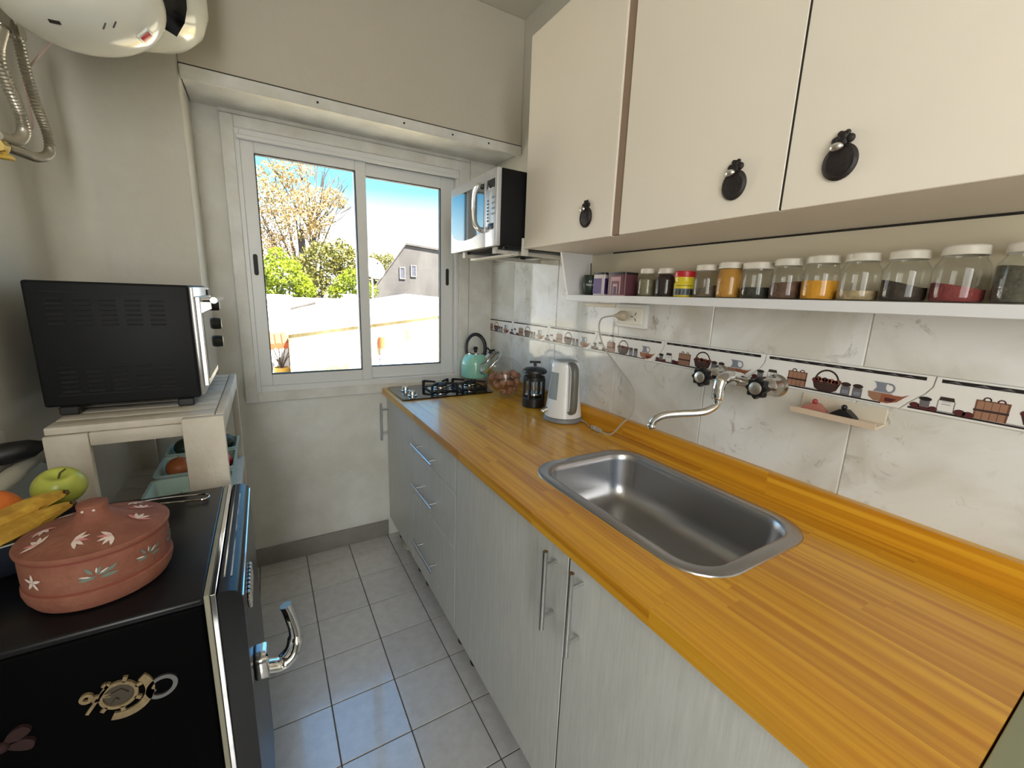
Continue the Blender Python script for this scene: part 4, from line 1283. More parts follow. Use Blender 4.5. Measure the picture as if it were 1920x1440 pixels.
SZ = wz(1.4305)
M_sjar = glass('spice_jar_glass', (.95, .955, .94, 1), .02, 1.2)
M_lidw = mat('white_jar_lid', rgb(226, 220, 206), rough=.4)
def jar_prof(r, h, neck, sh_):
    return [(r * .86, .0005), (r * .97, .004), (r, .010), (r, h * sh_), (r * .985, h * (sh_ + .05)), (r * .93, h * (sh_ + .12)), (neck, h * .90), (neck, h)]
def spice_jar(label, y, r, h, fill, fm, lidm, neck=.78, x=-.060, sh_=.66, tilt=0.0, lid_h=.013):
    xx, yy = wx(x), wy(y)
    t = thing('spice_jar', label, 'jar', (xx, yy, SZ), 'spice jars on the white shelf')
    hb = h - lid_h
    pf = jar_prof(r, hb, r * neck, sh_)
    bm = B(); lathe(bm, [(p, SZ + q) for p, q in pf], (xx, yy, 0), 32, cap1=False)
    part('glass', bm, M_sjar, t, smooth=50)
    if fill > 0:
        bm = B(); ri = r - .0022; top = SZ + .004 + fill * (hb * .92)
        n = 28; lo = []
        prf = [(ri * .86, .003), (ri * .97, .006), (ri, .011)]
        zmax = .004 + fill * hb * .92
        def rad(z):
            for (r0, z0), (r1, z1) in zip(pf, pf[1:]):
                if z0 <= z <= z1: return r0 + (r1 - r0) * (z - z0) / max(z1 - z0, 1e-6) - .0022
            return r * neck - .0022
        zz = [.003, .007, .012] + [zmax * k for k in (.3, .5, .7, .85, 1.0) if zmax * k > .014]
        loops = []
        for k, z in enumerate(zz):
            last = k == len(zz) - 1
            loops.append([(xx + rad(z) * math.cos(2 * PI * i / n), yy + rad(z) * math.sin(2 * PI * i / n), SZ + z + (tilt * r * math.sin(2 * PI * i / n + 2.6) * .8 if last else 0)) for i in range(n)])
        loft(bm, loops, True, True)
        part('contents', bm, fm, t, smooth=60)
    bm = B(); rl = r * neck + .003
    lathe(bm, [(rl - .0005, SZ + hb - .004), (rl, SZ + hb - .003), (rl, SZ + h - .0025), (rl - .002, SZ + h), (0, SZ + h + .0004)], (xx, yy, 0), 32, cap0=False)
    part('lid', bm, lidm, t)
    return t
def spice(name, c1, dark=.35, sc=70):
    return mat(name, c1, rough=.85, vary=dark, vscale=sc, bump=.8, bscale=150)
SP = dict(pale=spice('pale_bay_spice', rgb(150, 142, 110)), pepper=spice('peppercorns', rgb(64, 46, 42), .7, 120), greyp=spice('grey_pepper', rgb(122, 108, 90)), mustard=spice('mustard_powder', rgb(206, 150, 62), .12), herb=spice('dark_herb', rgb(66, 64, 52), .5), brown=spice('brown_spice', rgb(118, 88, 72)), turmeric=spice('turmeric', rgb(226, 160, 40), .12), flakes=spice('pale_flakes', rgb(190, 168, 128), .4, 60), darkseed=spice('dark_seed', rgb(72, 60, 50), .5, 110), paprika=spice('paprika', rgb(140, 58, 56), .2), greygreen=spice('grey_green_herb', rgb(112, 108, 92), .5, 90))
# things at the far end of the shelf
gx_, gy_ = wx(-.058), wy(-1.036)
mt = thing('mate_cup', 'dark green rounded mate cup with a metal straw on the shelf', 'cup', (gx_, gy_, SZ))
M_mate = mat('dark_green_cup', rgb(44, 58, 50), rough=.4)
bm = B(); lathe(bm, [(.020, SZ + .0005), (.026, SZ + .006), (.032, SZ + .028), (.033, SZ + .045), (.029, SZ + .066), (.026, SZ + .078), (.023, SZ + .078), (.024, SZ + .060), (0, SZ + .058)], (gx_, gy_, 0), 30)
part('cup', bm, M_mate, mt)
bm = B(); tube(bm, [(gx_ + .004, gy_ + .004, SZ + .060), (gx_ + .010, gy_ + .016, SZ + .125)], .0022, 8)
part('straw', bm, mat('dark_metal', (.12, .10, .09, 1), rough=.4, metal=.8), mt)
def decal(bm, c, nrm, up, pts, lift=.0006):
    """flat polygon pts (a,b) on the plane through c with normal nrm"""
    n_ = Vector(nrm).normalized(); u_ = Vector(up); r_ = u_.cross(n_)
    vs = [bm.verts.new(Vector(c) + n_ * lift + r_ * a + u_ * b) for a, b in pts]
    bm.faces.new(vs)
gd = Vector((CAM.x - gx_, CAM.y - gy_, 0)).normalized()
bm = B()
def cdec(bm, cx, cy, rr_, dirv, a0, a1, z0, z1, n=6, lift=.0006):
    base = math.atan2(dirv.y, dirv.x)
    rows = []
    for z in (z0, z1):
        rows.append([bm.verts.new((cx + (rr_(z) + lift) * math.cos(base + a0 + (a1 - a0) * i / n), cy + (rr_(z) + lift) * math.sin(base + a0 + (a1 - a0) * i / n), SZ + z)) for i in range(n + 1)])
    for i in range(n): bm.faces.new((rows[0][i], rows[0][i + 1], rows[1][i + 1], rows[1][i]))
rm = lambda z: .0325
for a in (-.12, .10):
    cdec(bm, gx_, gy_, rm, gd, a - .07, a + .07, .049, .056, 2, .001)
for k in range(6):
    cdec(bm, gx_, gy_, rm, gd, -.46 + k * .155, -.36 + k * .155, .036 - .001 * (k % 2), .043 + .001 * (k % 2), 2, .001)
part('printed_mark', bm, mat('mark_pale', rgb(180, 190, 182), rough=.5), mt)
# purple tin and brown tin
def tin(name, label, x, y, sx_, sy_, h, body, parts_):
    xx, yy = wx(x), wy(y)
    t = thing(name, label, 'tin', (xx, yy, SZ))
    bm = B(); prism(bm, [(xx + a, yy + b) for a, b in rrect(-sx_ / 2, sx_ / 2, -sy_ / 2, sy_ / 2, .008, 4)], 'z', SZ + .0005, SZ + h)
    part('body', bm, body, t)
    bm = B(); prism(bm, [(xx + a, yy + b) for a, b in rrect(-sx_ / 2 - .001, sx_ / 2 + .001, -sy_ / 2 - .001, sy_ / 2 + .001, .009, 4)], 'z', SZ + h, SZ + h + .008)
    part('lid', bm, mat('dark_tin_lid', rgb(44, 36, 40), rough=.35), t)
    for i_, (nm, m, face, a0, a1, z0, z1) in enumerate(parts_):
        bm = B(); lf = .0006 + .0004 * i_
        if face == 'x': box(bm, xx - sx_ / 2 - lf, xx - sx_ / 2 + .0002, yy + a0 * sy_, yy + a1 * sy_, SZ + z0 * h, SZ + z1 * h)
        else: box(bm, xx + a0 * sx_, xx + a1 * sx_, yy - sy_ / 2 - lf, yy - sy_ / 2 + .0002, SZ + z0 * h, SZ + z1 * h)
        part(nm, bm, m, t, smooth=0)
    return t
M_pw = mat('print_white', rgb(214, 206, 206), rough=.4); M_pp = mat('print_purple', rgb(92, 62, 128), rough=.4); M_pr = mat('tin_maroon', rgb(104, 62, 70), rough=.4); M_pd = mat('tin_dark_purple', rgb(70, 52, 86), rough=.4); M_pk = mat('print_pink', rgb(196, 152, 156), rough=.4)
tin('tea_tin', 'purple and white square tea tin beside the green mate cup', -.062, -1.117, .058, .062, .076, M_pw, [('label', M_pp, 'x', -.30, .44, .08, .82), ('label', M_pp, 'y', -.44, .06, .08, .82), ('label', mat('print_beige', rgb(176, 158, 140)), 'y', .12, .46, .08, .80), ('label', M_pd, 'y', -.3, -.1, .3, .7)])
tin('spice_tin', 'maroon tin with a pink printed archway between purple tin and jars', -.066, -1.215, .066, .088, .073, M_pr, [('arch_print', M_pk, 'x', -.26, .30, .06, .90), ('arch_print', M_pr, 'x', -.20, .24, .06, .70), ('arch_print', M_pk, 'x', -.10, .14, .06, .56), ('arch_print', M_pd, 'x', -.06, .10, .06, .44), ('band', M_pk, 'x', -.5, .5, .0, .04), ('arch_print', M_pk, 'x', -.2, .24, .74, .82)])
spice_jar('small clear jar of pale olive spice with white lid, right of the maroon tin', -1.318, .029, .092, .72, SP['pale'], M_lidw, neck=.74)
spice_jar('small jar packed to the lid with dark peppercorns', -1.393, .031, .090, .93, SP['pepper'], M_lidw, neck=.74)
# red-lidded yellow tub
tx, ty = wx(-.060), wy(-1.462)
tb = thing('spice_tub', 'small yellow labelled plastic tub with a red lid among the jars', 'tub', (tx, ty, SZ))
bm = B(); lathe(bm, [(.026, SZ + .0005), (.029, SZ + .004), (.0295, SZ + .040), (.027, SZ + .046), (.0285, SZ + .052), (.0285, SZ + .062)], (tx, ty, 0), 30)
part('body', bm, mat('tub_yellow', rgb(226, 204, 50), rough=.35), tb)
bm = B(); lathe(bm, [(.0305, SZ + .0605), (.031, SZ + .062), (.031, SZ + .076), (.0295, SZ + .078), (0, SZ + .0782)], (tx, ty, 0), 30)
part('lid', bm, mat('tub_red', rgb(196, 40, 50), rough=.35), tb)
td = Vector((CAM.x - tx, CAM.y - ty, 0)).normalized(); rt_ = lambda z: .0295
bm = B(); cdec(bm, tx, ty, rt_, td, -1.2, 1.2, .006, .026, 14)
lb = part('label', bm, mat('label_grey', rgb(120, 124, 120), rough=.5), tb)
bm = B()
for k in range(5): cdec(bm, tx, ty, rt_, td, -.85 + k * .38, -.62 + k * .38, .008, .024, 3, .0011)
part('label_print', bm, mat('label_dark', rgb(60, 66, 70), rough=.5), lb)
bm = B(); cdec(bm, tx, ty, lambda z: .0288, td, -.9, .9, .033, .036, 10, .0008)
part('label_line', bm, mat('label_green', rgb(150, 140, 40), rough=.5), lb)
for lab, y, r, h, fill, fk, kw in (
    ('clear jar a third full of grey pepper, right of the red lidded tub', -1.535, .035, .094, .34, 'greyp', dict(tilt=.3)),
    ('jar filled to the top with mustard yellow powder', -1.605, .034, .097, .97, 'mustard', dict(neck=.84)),
    ('straight sided jar with a little dark herb, right of the mustard yellow jar', -1.678, .0365, .093, .34, 'herb', dict(neck=.90, sh_=.78)),
    ('jar half full of brown ground spice, left of the bright turmeric jar', -1.750, .0360, .098, .48, 'brown', dict(tilt=.1)),
    ('jar half full of bright orange yellow turmeric', -1.823, .0375, .100, .50, 'turmeric', dict(neck=.82)),
    ('jar with a shallow layer of pale flakes, right of the turmeric', -1.896, .0378, .101, .22, 'flakes', dict(neck=.74)),
    ('jar with a sloping heap of dark seeds', -1.970, .0385, .101, .36, 'darkseed', dict(neck=.74, tilt=-.35)),
    ('jar with red paprika in its lower third', -2.046, .0395, .104, .30, 'paprika', dict(neck=.76, tilt=-.25)),
    ('rightmost jar, nearly full of grey green herbs', -2.126, .0410, .104, .66, 'greygreen', dict(neck=.74, tilt=-.2))):
    spice_jar(lab, y, r * 1.0, h, fill, SP[fk], M_lidw, **kw)

# ------------------------------------------------ microwave on its wall brackets
mx, my0, my1 = -.385, -.432, -.868
mz0, mz1 = 1.602, 1.872
mw = thing('microwave', 'silver and black microwave oven on wall brackets beside window', 'microwave', (-.2, -.65, mz0 - .008))
M_silver = mat('silver_plastic', (.58, .59, .62, 1), rough=.34, metal=.5)
M_mblack = mat('black_painted_steel', rgb(9, 9, 10), rough=.5, spec=.2)
bm = B(); box(bm, mx + .022, XW - .03, my1, my0, mz0, mz1, .004, 2)
part('body', bm, M_mblack, mw)
ysp = -.778
def fp_(y, z): return (y, z)
bm = B(); box(bm, mx, mx + .021, ysp + .0012, my0, mz0 - .002, mz1, .004, 2)
dr = part('door', bm, M_silver, mw)
wp_ = [(my0 - .014, 1.834), (-.765, 1.834), (-.765, 1.672), (-.725, 1.655), (-.66, 1.644), (-.585, 1.641), (-.52, 1.647), (-.47, 1.660), (my0 - .014, 1.682)]
bm = B(); prism(bm, wp_, 'x', mx - .0012, mx + .003)
part('window', bm, mat('microwave_glass', rgb(10, 12, 16), rough=.03, spec=1.0, coat=1.0), dr)
bm = B(); P = smooth_path([(mx + .002, -.745, 1.826), (mx - .020, -.757, 1.824), (mx - .034, -.752, 1.800), (mx - .036, -.748, 1.745), (mx - .034, -.754, 1.694), (mx - .022, -.765, 1.668), (mx + .002, -.757, 1.664)], 6)
tube(bm, P, .0078, 12, flat=(1.4, .8))
part('handle', bm, M_chrome, dr)
bm = B(); box(bm, mx, mx + .021, my1, ysp - .0012, mz0 - .002, mz1, .004, 2)
pn = part('control_panel', bm, M_silver, mw)
bm = B(); box(bm, mx - .001, mx + .002, -.853, -.793, 1.805, 1.837, .0008, 1)
part('display', bm, mat('display_black', rgb(18, 18, 22), rough=.1), pn)
for k in range(4):
    for q in range(2):
        bm = B(); box(bm, mx - .0022, mx + .002, -.838 - q * .014 - .005, -.838 - q * .014 + .005, 1.768 - k * .019, 1.775 - k * .019, .001, 1)
        part('button', bm, mat('button_grey', rgb(150, 152, 156), rough=.4), pn)
for k in range(7):
    bm = B(); box(bm, mx - .0015, mx + .002, -.806, -.794, 1.762 - k * .012, 1.768 - k * .012, .001, 1)
    part('button', bm, mat('button_dark', rgb(70, 72, 78), rough=.4), pn)
bm = B(); box(bm, mx - .004, mx + .002, -.848, -.806, 1.660, 1.682, .003, 2)
part('open_button', bm, mat('button_black', rgb(30, 30, 34), rough=.3), pn)
for x in (mx + .06, -.03):
    for y in (-.48, -.82):
        bm = B(); lathe(bm, [(.014, mz0 - .009), (.016, mz0)], (x, y, 0), 14)
        part('foot', bm, M_black, mw)
br_ = thing('microwave_bracket', 'white steel wall bracket pair carrying the microwave', 'bracket', (XW, -.65, 1.57))
M_brk = mat('bracket_white', rgb(206, 202, 192), rough=.45)
for y in (-.505, -.795):
    bm = B(); box(bm, -.345, XW, y - .014, y + .014, 1.580, mz0 - .0092, .001, 1)
    box(bm, -.352, -.342, y - .014, y + .014, 1.578, 1.606)
    part('arm', bm, M_brk, br_)
bm = B(); box(bm, -.300, -.268, -.84, -.46, 1.572, 1.580, .001, 1)
part('cross_bar', bm, M_brk, br_)
bm = B(); box(bm, -.275, -.245, CY0 + .0005, CY0 + .009, 1.57, 1.635, .002, 1)
single('cabinet_clip', bm, M_brk, 'small pale bracket block at the lower far corner of the wall cabinet', 'bracket', (-.2, -.876, 1.57))

# ================================================================== LEFT SIDE
# ------------------------------------------------ low black refrigerator, door towards the worktop
FY0, FY1, FZ = -1.528, -1.052, 0.900
rf = thing('low_refrigerator', 'low black vintage refrigerator with chrome trim and chrome latch handle', 'refrigerator', (-1.46, -1.29, 0))
M_fr = mat('black_enamel', rgb(14, 14, 17), rough=.28, spec=.32, vary=.3, vscale=14, base2=rgb(20, 20, 23))
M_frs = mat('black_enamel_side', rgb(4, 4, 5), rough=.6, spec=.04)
bm = B(); box(bm, -1.700, -1.272, FY0, FY1, .03, FZ - .014, .006, 3)
part('body', bm, M_frs, rf)
bm = B(); box(bm, -1.702, -1.270, FY0 - .001, FY1 + .001, FZ - .014, FZ, .005, 3)
part('top', bm, M_fr, rf)
bm = B()
box(bm, -1.2705, -1.2625, FY0 + .002, FY1 - .002, .05, FZ + .0012, .001, 1)
part('gasket_trim', bm, mat('grey_gasket', rgb(150, 146, 128), rough=.5), rf)
bm = B(); box(bm, -1.2615, -1.2535, FY0 - .0005, FY1 + .0005, .05, FZ + .0015, .001, 1)
part('chrome_trim', bm, M_chrome, rf)
dpoly = [(-1.2525, FZ - .004), (-1.2505, FZ), (-1.236, FZ), (-1.226, FZ - .003), (-1.2185, FZ - .010), (-1.2155, FZ - .022), (-1.2155, .05), (-1.2525, .05)]
bm = B(); prism(bm, dpoly, 'y', FY0 + .003, FY1 - .003)
rd = part('door', bm, M_fr, rf)
for x, ya, yb in ((-1.2440, FY0 + .05, FY1 - .004), (-1.2330, FY0 + .045, FY1 - .07)):
    bm = B(); box(bm, x - .0013, x + .0013, ya, yb, FZ - .003, FZ + .0012)
    part('chrome_line', bm, M_chrome, rd)
bm = B(); tube(bm, [(-1.2160, FY0 + .004, FZ - .018), (-1.2160, FY1 - .004, FZ - .018)], .0022, 8)
part('chrome_edge', bm, M_chrome, rd)
for k in range(8):
    bm = B(); box(bm, -1.216, -1.2085, FY0 + .085 + k * .014, FY0 + .094 + k * .014, .795, .833, .002, 1)
    part('emblem_bar', bm, M_chrome, rd)
bm = B(); box(bm, -1.216, -1.211, FY0 + .078, FY0 + .205, .806, .822, .002, 1)
part('emblem_plate', bm, M_dkchrome, rd)
# latch handle: chrome block with a curved lever that turns up
hy = -1.440
bm = B(); box(bm, -1.216, -1.190, hy - .026, hy + .026, .640, .690, .006, 3)
lt = part('latch_base', bm, M_chrome, rd)
bm = B()
tube(bm, smooth_path([(-1.196, hy, .648), (-1.170, hy + .004, .640), (-1.147, hy + .010, .655), (-1.139, hy + .018, .690), (-1.147, hy + .026, .735), (-1.153, hy + .030, .755)], 7), [.016] * 8 + [.018] * 12 + [.0145] * 16, 14, flat=(.8, 1.15))
part('handle', bm, M_chrome, lt)
for x in (-1.66, -1.30):
    for y in (FY0 + .05, FY1 - .05):
        bm = B(); lathe(bm, [(.018, 0), (.018, .03)], (x, y, 0), 12)
        part('foot', bm, M_black, rf)

# ------------------------------------------------ magnets on its side
M_mag = mat('aged_brass_print', rgb(150, 130, 96), rough=.4, vary=.35, vscale=120)
M_magd = mat('magnet_dark', rgb(70, 62, 50), rough=.5)
MY = FY0 - .0005
mg = thing('ship_wheel_magnet', 'brass coloured anchor and ring magnet on the black refrigerator side', 'magnet', (-1.385, MY, .775))
def py_(pts, y0, y1, bm, mi=0, rot=0, c=(0, 0)):
    P = []
    for a, b in pts:
        P.append((c[0] + a * math.cos(rot) - b * math.sin(rot), c[1] + a * math.sin(rot) + b * math.cos(rot)))
    prism(bm, P, 'y', y1, y0, mi)
def ringy(bm, cx, cz, ro, ri, y0, y1, n=28, sx__=1.0, rot=0.0, a0=0, a1=2 * PI):
    for i in range(n):
        t0, t1 = a0 + (a1 - a0) * i / n, a0 + (a1 - a0) * (i + 1) / n
        q = [(ro * sx__ * math.cos(t0), ro * math.sin(t0)), (ro * sx__ * math.cos(t1), ro * math.sin(t1)), (ri * sx__ * math.cos(t1), ri * math.sin(t1)), (ri * sx__ * math.cos(t0), ri * math.sin(t0))]
        py_(q, y0, y1, bm, rot=rot, c=(cx, cz))
bm = B(); ringy(bm, -1.391, .772, .024, .019, MY, MY - .005)
for k in range(7):
    a = k * 2 * PI / 7 + .3
    py_([(.022, -.0022), (.031, -.003), (.031, .003), (.022, .0022)], MY, MY - .005, bm, rot=a, c=(-1.391, .772))
part('ring', bm, M_mag, mg)
bm = B(); py_([(-.018, -.018), (.018, -.018), (.018, .018), (-.018, .018)], MY, MY - .002, bm, rot=.4, c=(-1.391, .772)); py_([(-.016, .001), (.004, .006), (.012, -.004), (-.002, -.002)], MY - .002, MY - .005, bm, c=(-1.391, .776)); py_([(-.012, -.014), (.0, -.008), (-.004, -.004)], MY - .002, MY - .005, bm, c=(-1.391, .772))
part('centre_relief', bm, M_magd, mg)
bm = B(); ringy(bm, -1.4275, .7835, .0085, .0038, MY, MY - .005, 16)
py_([(-.0022, -.026), (.0022, -.026), (.0022, .026), (-.0022, .026)], MY, MY - .005, bm, rot=-.62, c=(-1.415, .777)); py_([(-.012, -.003), (.014, -.003), (.014, .003), (-.012, .003)], MY, MY - .004, bm, rot=-.2, c=(-1.414, .779))
part('anchor_ring', bm, M_mag, mg)
bm = B(); ringy(bm, -1.388, .768, .041, .029, MY, MY - .004, 18, 1.0, 0, -2.0, .72)
part('crescent', bm, M_mag, mg)
op = thing('bottle_opener_magnet', 'grey oval bottle opener loop magnet beside brass magnet on refrigerator side', 'magnet', (-1.338, MY, .765))
bm = B(); ringy(bm, -1.3385, .7605, .0195, .0135, MY, MY - .004, 26, 1.15, .75)
py_([(-.006, -.005), (.006, -.004), (.005, .005), (-.005, .006)], MY, MY - .004, bm, rot=.7, c=(-1.353, .757))
part('loop', bm, mat('dull_steel', (.24, .24, .24, 1), rough=.4, metal=.9), op)
bw = thing('bow_magnet', 'dull dark red bow shaped magnet low on the refrigerator side', 'magnet', (-1.520, MY, .752))
bm = B(); M_bow = mat('dull_red_cloth', rgb(44, 16, 14), rough=.8, vary=.3, vscale=60)
for a in (.5, PI - .4, -.5, PI + .45):
    P = smooth_path([(0, 0), (.016, .011), (.031, .009), (.033, -.004), (.016, -.006)], 3, True)
    py_([(p[0], p[1]) for p in P], MY, MY - .006, bm, rot=a, c=(-1.520, .751))
part('loops', bm, M_bow, bw)
bm = B(); ball(bm, (-1.520, MY - .006, .751), .008, 10, 7)
part('knot', bm, M_bow, bw)

# ------------------------------------------------ painted clay pot with lid
pc = Vector((-1.4235, -1.3925, FZ))
cp_ = thing('clay_pot', 'round pink clay pot with painted leaf sprigs and knobbed lid on refrigerator', 'pot', tuple(pc))
M_clay = mat('pink_clay', rgb(146, 94, 74), rough=.75, vary=.14, vscale=26, bump=.35, bscale=120, base2=rgb(130, 77, 60))
M_clayd = mat('clay_groove', rgb(128, 66, 52), rough=.85)
bm = B(); lathe(bm, [(0, .0005), (.078, .0005), (.088, .004), (.0935, .014), (.0965, .026), (.0962, .033), (.0935, .0360), (.0905, .0372), (.0935, .0390), (.0945, .048), (.0945, .078), (.0935, .0885), (.086, .089), (.086, .060), (0, .058)], pc, 60, cap0=False)
pb_ = part('bowl', bm, M_clay, cp_)
bm = B(); lathe(bm, [(.0936, .0350), (.0946, .0362), (.0946, .0382), (.0936, .0392)], pc, 60, cap0=False, cap1=False)
part('band_groove', bm, M_clayd, pb_)
bm = B(); lathe(bm, [(.086, .0880), (.0952, .0885), (.0952, .0920), (.086, .0925)], pc, 60, cap0=False, cap1=False)
part('rim_groove', bm, M_clayd, pb_)
def lidz(r): return .094 + .022 * (1 - (r / .097) ** 2)
bm = B(); lathe(bm, [(0, .0915), (.094, .0915), (.0975, .0935), (.098, .0975), (.0955, .1005)] + [(r, lidz(r) + .0045) for r in (.09, .08, .065, .05, .037)] + [(.028, .1250), (.022, .1310), (.0195, .1375), (.0205, .1440), (.0195, .1475), (.014, .1495), (0, .1500)], pc, 60, cap0=False)
pl_ = part('lid', bm, M_clay, cp_)
M_lw = mat('painted_white_leaf', rgb(226, 206, 196), rough=.7); M_lg = mat('painted_green_leaf', rgb(112, 124, 112), rough=.7)
def leafpts(L, w): return [(0, 0), (L * .3, w), (L * .7, w * .8), (L, 0), (L * .7, -w * .8), (L * .3, -w)]
def side_sprig(bm, ang, z, sc, rows, rr_=.0950):
    for a0, z0, rot, L, w in rows:
        vs = []
        for p, q in leafpts(L * sc, w * sc):
            x = a0 + p * math.cos(rot) - q * math.sin(rot); y = z0 + p * math.sin(rot) + q * math.cos(rot)
            a = ang + x / rr_
            vs.append(bm.verts.new(pc + Vector(((rr_) * math.cos(a), rr_ * math.sin(a), z + y))))
        bm.faces.new(vs)
camang = math.atan2(CAM.y - pc.y, CAM.x - pc.x)
ROW = [(-.004, -.004, 2.7, .020, .0028), (0, 0, 3.3, .022, .0030), (.002, .002, .35, .020, .0034), (.004, -.003, .05, .022, .0034), (0, .003, 1.1, .014, .0026), (-.004, .004, 2.1, .016, .0028), (.014, .004, .6, .014, .0026)]
bm = B()
for da, s_ in ((-.10, 1.0), (.62, .85), (1.25, .8), (-2.0, 1.), (2.2, 1.), (3.1, 1.)):
    side_sprig(bm, camang + da, .060, s_, ROW, .0953)
part('green_sprigs', bm, M_lg, pb_, smooth=0, recalc=False, kind='stuff')
bm = B()
STAR = [(0, 0, k * 2 * PI / 5 + .3, .015, .0026) for k in range(5)]
for da in (-.95, 1.7, 2.7): side_sprig(bm, camang + da, .062, 1.0, STAR, .0955)
for da in (-.10, .62): side_sprig(bm, camang + da, .063, .8, [(-.006, -.002, 2.9, .018, .0016), (.004, .001, .5, .016, .0016), (0, .003, 1.4, .012, .0014)], .0958)
part('white_sprigs', bm, M_lw, pb_, smooth=0, recalc=False, kind='stuff')
bm = B(); bm2 = B()
rl_ = random.Random(8)
for k in range(9):
    a = k * 2 * PI / 9 + .35; r0 = .062 + .010 * (k % 2)
    for j in range(5):
        rot = a + PI / 2 + (j - 2) * .55 + (PI if k % 2 else 0)
        c2 = Vector((r0 * math.cos(a), r0 * math.sin(a), 0))
        tgt = bm if (k + j) % 4 else bm2
        vs = []
        for p, q in leafpts(.020, .0030):
            x = c2.x + p * math.cos(rot) - q * math.sin(rot); y = c2.y + p * math.sin(rot) + q * math.cos(rot)
            r = min(math.hypot(x, y), .094)
            vs.append(tgt.verts.new(pc + Vector((x, y, lidz(r) + .0056))))
        tgt.faces.new(vs)
part('white_sprigs', bm, M_lw, pl_, smooth=0, kind='stuff')
part('pink_leaves', bm2, mat('painted_rose_leaf', rgb(206, 130, 128), rough=.7), pl_, smooth=0, kind='stuff')
for dx in (-.006, .008):
    bm = B(); ball(bm, pc + Vector((dx - .002, -.0190, .140)), .0022, 8, 6)
    part('white_dot', bm, M_lw, pl_)

# ------------------------------------------------ fruit bowl
bc = Vector((-1.588, -1.262, FZ))
fb = thing('fruit_bowl', 'dark blue grey fruit bowl at the left of the clay pot', 'bowl', tuple(bc))
M_bowl = mat('dark_blue_bowl', rgb(38, 42, 54), rough=.35)
bm = B(); lathe(bm, [(0, .0005), (.050, .0005), (.056, .004), (.060, .010), (.082, .030), (.098, .058), (.104, .078), (.101, .079), (.094, .058), (.078, .034), (.055, .016), (0, .012)], bc, 48, cap0=False)
part('bowl', bm, M_bowl, fb, smooth=50)
bm = B(); lathe(bm, [(.1035, .0775), (.1048, .0790), (.1030, .0805), (.1010, .0790)], bc, 48, cap0=False, cap1=False)
part('rim', bm, mat('pale_rim', rgb(170, 168, 160), rough=.4), fb)
# green apple
ac = Vector((-1.5225, -1.200, 1.016))
ap = thing('green_apple', 'shiny green apple in the fruit bowl', 'apple', tuple(ac - Vector((0, 0, .034))))
Ma = Matrix.Rotation(.35, 3, 'X') @ Matrix.Rotation(.1, 3, 'Y')
pr = []
for i in range(25):
    t = PI * i / 24
    r = .040 * (math.sin(t) ** .85) * (1 + .06 * math.cos(t)); z = -.0345 * math.cos(t)
    if t > PI * .80: z -= .016 * ((t - PI * .80) / (PI * .2)) ** 1.6
    if t < PI * .18: z += .006 * ((PI * .18 - t) / (PI * .18)) ** 1.5
    pr.append((max(r, 0), z))
bm = B(); lathe(bm, pr, ac, 36, M=Ma)
part('flesh', bm, mat('green_apple_skin', rgb(168, 182, 66), rough=.28, vary=.15, vscale=30, base2=rgb(186, 190, 92)), ap, smooth=80)
bm = B(); tube(bm, [ac + Ma @ Vector((0, 0, .018)), ac + Ma @ Vector((.004, .001, .032)), ac + Ma @ Vector((.012, .002, .040))], .0016, 7)
part('stem', bm, mat('stem_brown', rgb(84, 70, 40), rough=.8), ap)
oc = Vector((-1.598, -1.255, 1.001))
orr = thing('orange_fruit', 'orange lying at the left in the fruit bowl', 'orange', tuple(oc - Vector((0, 0, .04))))
bm = B(); ball(bm, oc, .0425, 32, 18, (1, 1, .94))
part('peel', bm, mat('orange_peel', rgb(232, 120, 42), rough=.45, bump=.5, bscale=420), orr, smooth=80)
bm = B(); lathe(bm, [(.0035, 0), (.003, .0012), (0, .0014)], oc + Vector((.006, 0, .0392)), 8)
part('stem_scar', bm, mat('scar_green', rgb(96, 100, 50), rough=.8), orr)
M_ban = mat('banana_peel', rgb(206, 166, 62), rough=.5, vary=.25, vscale=45, base2=rgb(170, 126, 44))
M_bant = mat('banana_tip', rgb(92, 70, 34), rough=.8)
def banana(label, pts, r):
    t = thing('banana', label, 'banana', pts[0], 'bananas in the fruit bowl')
    P = smooth_path(pts, 7); n = len(P)
    rad = [r * min(1, .42 + 2.6 * min(i, n - 1 - i) / n) for i in range(n)]
    bm = B(); tube(bm, P, rad, 6)
    bmesh.ops.bevel(bm, geom=[e for e in bm.edges if abs((e.verts[0].co - e.verts[1].co).normalized().dot((P[-1] - P[0]).normalized())) > .5], offset=r * .28, segments=2, affect='EDGES')
    part('peel', bm, M_ban, t, smooth=50)
    bm = B(); tube(bm, [P[-1], P[-1] + (P[-1] - P[-3]).normalized() * .006], [rad[-1] * .95, rad[-1] * .6], 8)
    part('tip', bm, M_bant, t)
    bm = B(); tube(bm, [P[0], P[0] + (P[0] - P[2]).normalized() * .022], [rad[0] * .95, rad[0] * .7], 8)
    part('stalk', bm, M_bant, t)
banana('upper banana lying across the fruit bowl before the apple', [(-1.640, -1.370, .985), (-1.600, -1.345, 1.000), (-1.560, -1.322, 1.013), (-1.525, -1.298, 1.022), (-1.494, -1.272, 1.026)], .0165)
banana('lower banana under the first one, nearest the clay pot', [(-1.632, -1.390, .966), (-1.590, -1.368, .980), (-1.548, -1.342, .994), (-1.512, -1.316, 1.004), (-1.484, -1.286, 1.008)], .0155)

